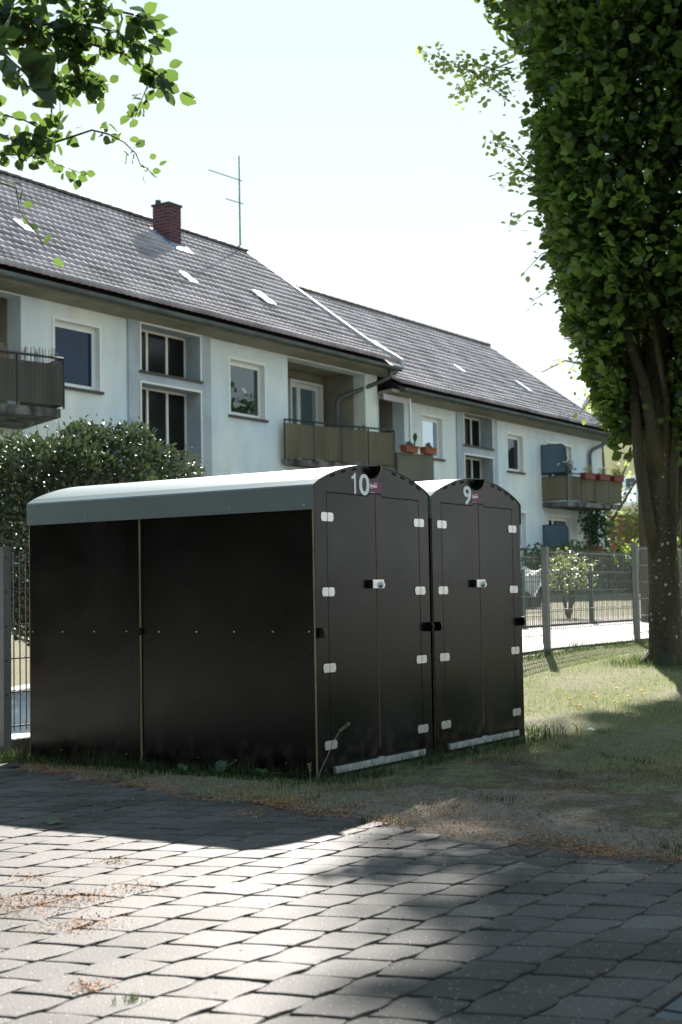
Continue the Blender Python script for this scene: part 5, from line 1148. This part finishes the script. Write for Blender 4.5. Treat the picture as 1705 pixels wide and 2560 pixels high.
# tufts and weeds that can be told apart
def tuft(c, n, h, r_, label, m='grassgreen', name='grass_tuft', grp=None):
    X = c[0]+RNG.normal(size=n)*r_; Y = c[1]+RNG.normal(size=n)*r_; o = blades(name, X, Y, RNG.uniform(.4, 1, n)*h, .004*np.ones(n), m, lean=.8, z=np.full(n, c[2])); tag(o, label, 'grass tuft', grp)
tuft((2.92, 3.13, -.005), 90, .075, .02, 'grass tuft in the paving at the left picture edge')
tuft((2.42, 2.14, -.005), 30, .03, .02, 'tiny grass tuft in a joint of the sunlit foreground paving')
tuft((4.72, 2.98, .0), 14, .05, .008, 'small bright sprout at the paving edge in the sun patch')
def weed(c, n, l, label, seed):
    random.seed(seed); t = thing('broadleaf_weed', c, label, 'weed'); mb = MB()
    for i in range(n):
        a = random.random()*6.283; el = random.uniform(.3, 1.2); k = 6; ln = l*random.uniform(.6, 1.1); w_ = ln*.13; d = Vector((math.cos(a), math.sin(a), 0)); s_ = Vector((-d.y, d.x, 0)); L_ = []; R_ = []; prev = None
        for q in range(k+1):
            f_ = q/k; p = Vector(c)+d*ln*f_*math.cos(el)+Vector((0, 0, ln*(f_*math.sin(el)-.45*f_*f_))); ww = w_*math.sin(math.pi*min(1, .08+f_*.92))+.001; L_.append(p-s_*ww); R_.append(p+s_*ww)
        for q in range(k): mb.poly([L_[q], R_[q], R_[q+1], L_[q+1]])
    mb.build('leaf', 'weed', t)
weed((5.62, 4.62, -.01), 9, .14, 'broad leaved weed by the middle of the long locker side', 1)
weed((5.66, 4.42, -.01), 14, .19, 'largest broad leaved weed before the long locker side', 2)
weed((5.70, 4.18, -.01), 12, .13, 'broad leaved weed near the front corner of the first locker', 3)
weed((6.75, 3.78, -.01), 8, .07, 'low weed below the threshold bar of the first locker', 4)
weed((7.22, 3.80, -.01), 9, .09, 'low weed in the gap between the two lockers', 5)
def stalk(c, pts, label):
    t = thing('seed_stalk', c, label, 'grass stalk'); mb = MB(); mb.tube(pts, [.0018]*(len(pts)-1)+[.0008], 5); mb.build('stem', 'reed', t)
    p = Vector(pts[-1]); q = Vector(pts[-2]); C = [q.lerp(p, random.random())+Vector([random.gauss(0, .004) for _ in range(3)]) for _ in range(34)]; leaves('seed_head', np.array(C), .011*np.ones(34), 'grass', t, D=np.tile(np.array(p-q), (34, 1))+RNG.normal(size=(34, 3))*.01)
stalk((5.675, 3.84, -.05), [(5.675, 3.84, -.05), (5.70, 3.84, .04), (5.775, 3.84, .12), (5.84, 3.84, .19), (5.88, 3.84, .221), (5.963, 3.84, .25)], 'tall leaning grass stalk crossing the lowest hinge of locker 10')
stalk((5.66, 3.86, -.05), [(5.66, 3.86, -.05), (5.65, 3.86, .0), (5.645, 3.86, .05), (5.643, 3.86, .08)], 'short upright grass stalk at the front corner of locker 10')
# single fallen leaves
def fallen(c, s_, m, label, ang, tilt=.2):
    d = np.array([[math.cos(ang), math.sin(ang), tilt]]); o = leaves('fallen_leaf', np.array([c]), np.array([s_]), m, D=d, up=2, tmpl=SHAPE, F=SF); tag(o, label, 'leaf')
fallen((4.12, 4.07, .004), .075, 'weed', 'single green leaf lying on the shaded paving', .2)
fallen((9.2, 2.97, .02), .07, 'shell', 'whitish leaf scrap on the shaded lawn right of the lockers', 2.0)
fallen((6.75, 1.38, .03), .085, 'shell', 'pale green leaf standing in the bare soil near the right edge', .9, .8)
fallen((6.35, 1.72, .02), .04, 'shell', 'small white leaf scrap on the bare soil above the pale patch', 1.0)
fallen((5.65, 1.63, .02), .05, 'shell', 'whitish curled leaf on soil at the edge of the pale bare patch', 2.6)
fallen((8.35, 3.55, .02), .05, 'shell', 'pale sliver of leaf beside the corner of locker 9', 2.2)
fallen((5.25, 2.88, .02), .06, 'twig', 'dark dry leaf at the border of the sunny litter patch', .1)
# dandelions in the lawn strip
for i, (x, y) in enumerate(((10.0, 4.45), (10.15, 4.3), (10.4, 4.42), (10.3, 4.1), (10.7, 4.15), (9.6, 4.2), (9.9, 4.05), (10.6, 3.6), (9.9, 3.3), (10.8, 4.4))):
    z = float(gz(x, y)); mb = MB(); mb.tube([(x, y, z), (x, y, z+.035)], .0015, 5); mb.tube([(x, y, z+.035), (x, y, z+.042)], [.008, .017], 10)
    o = mb.build('dandelion', 'f_yellow', org=(x, y, z)); tag(o, 'small yellow dandelion head in the lawn right of locker 9', 'dandelion', 'dandelions in the lawn')
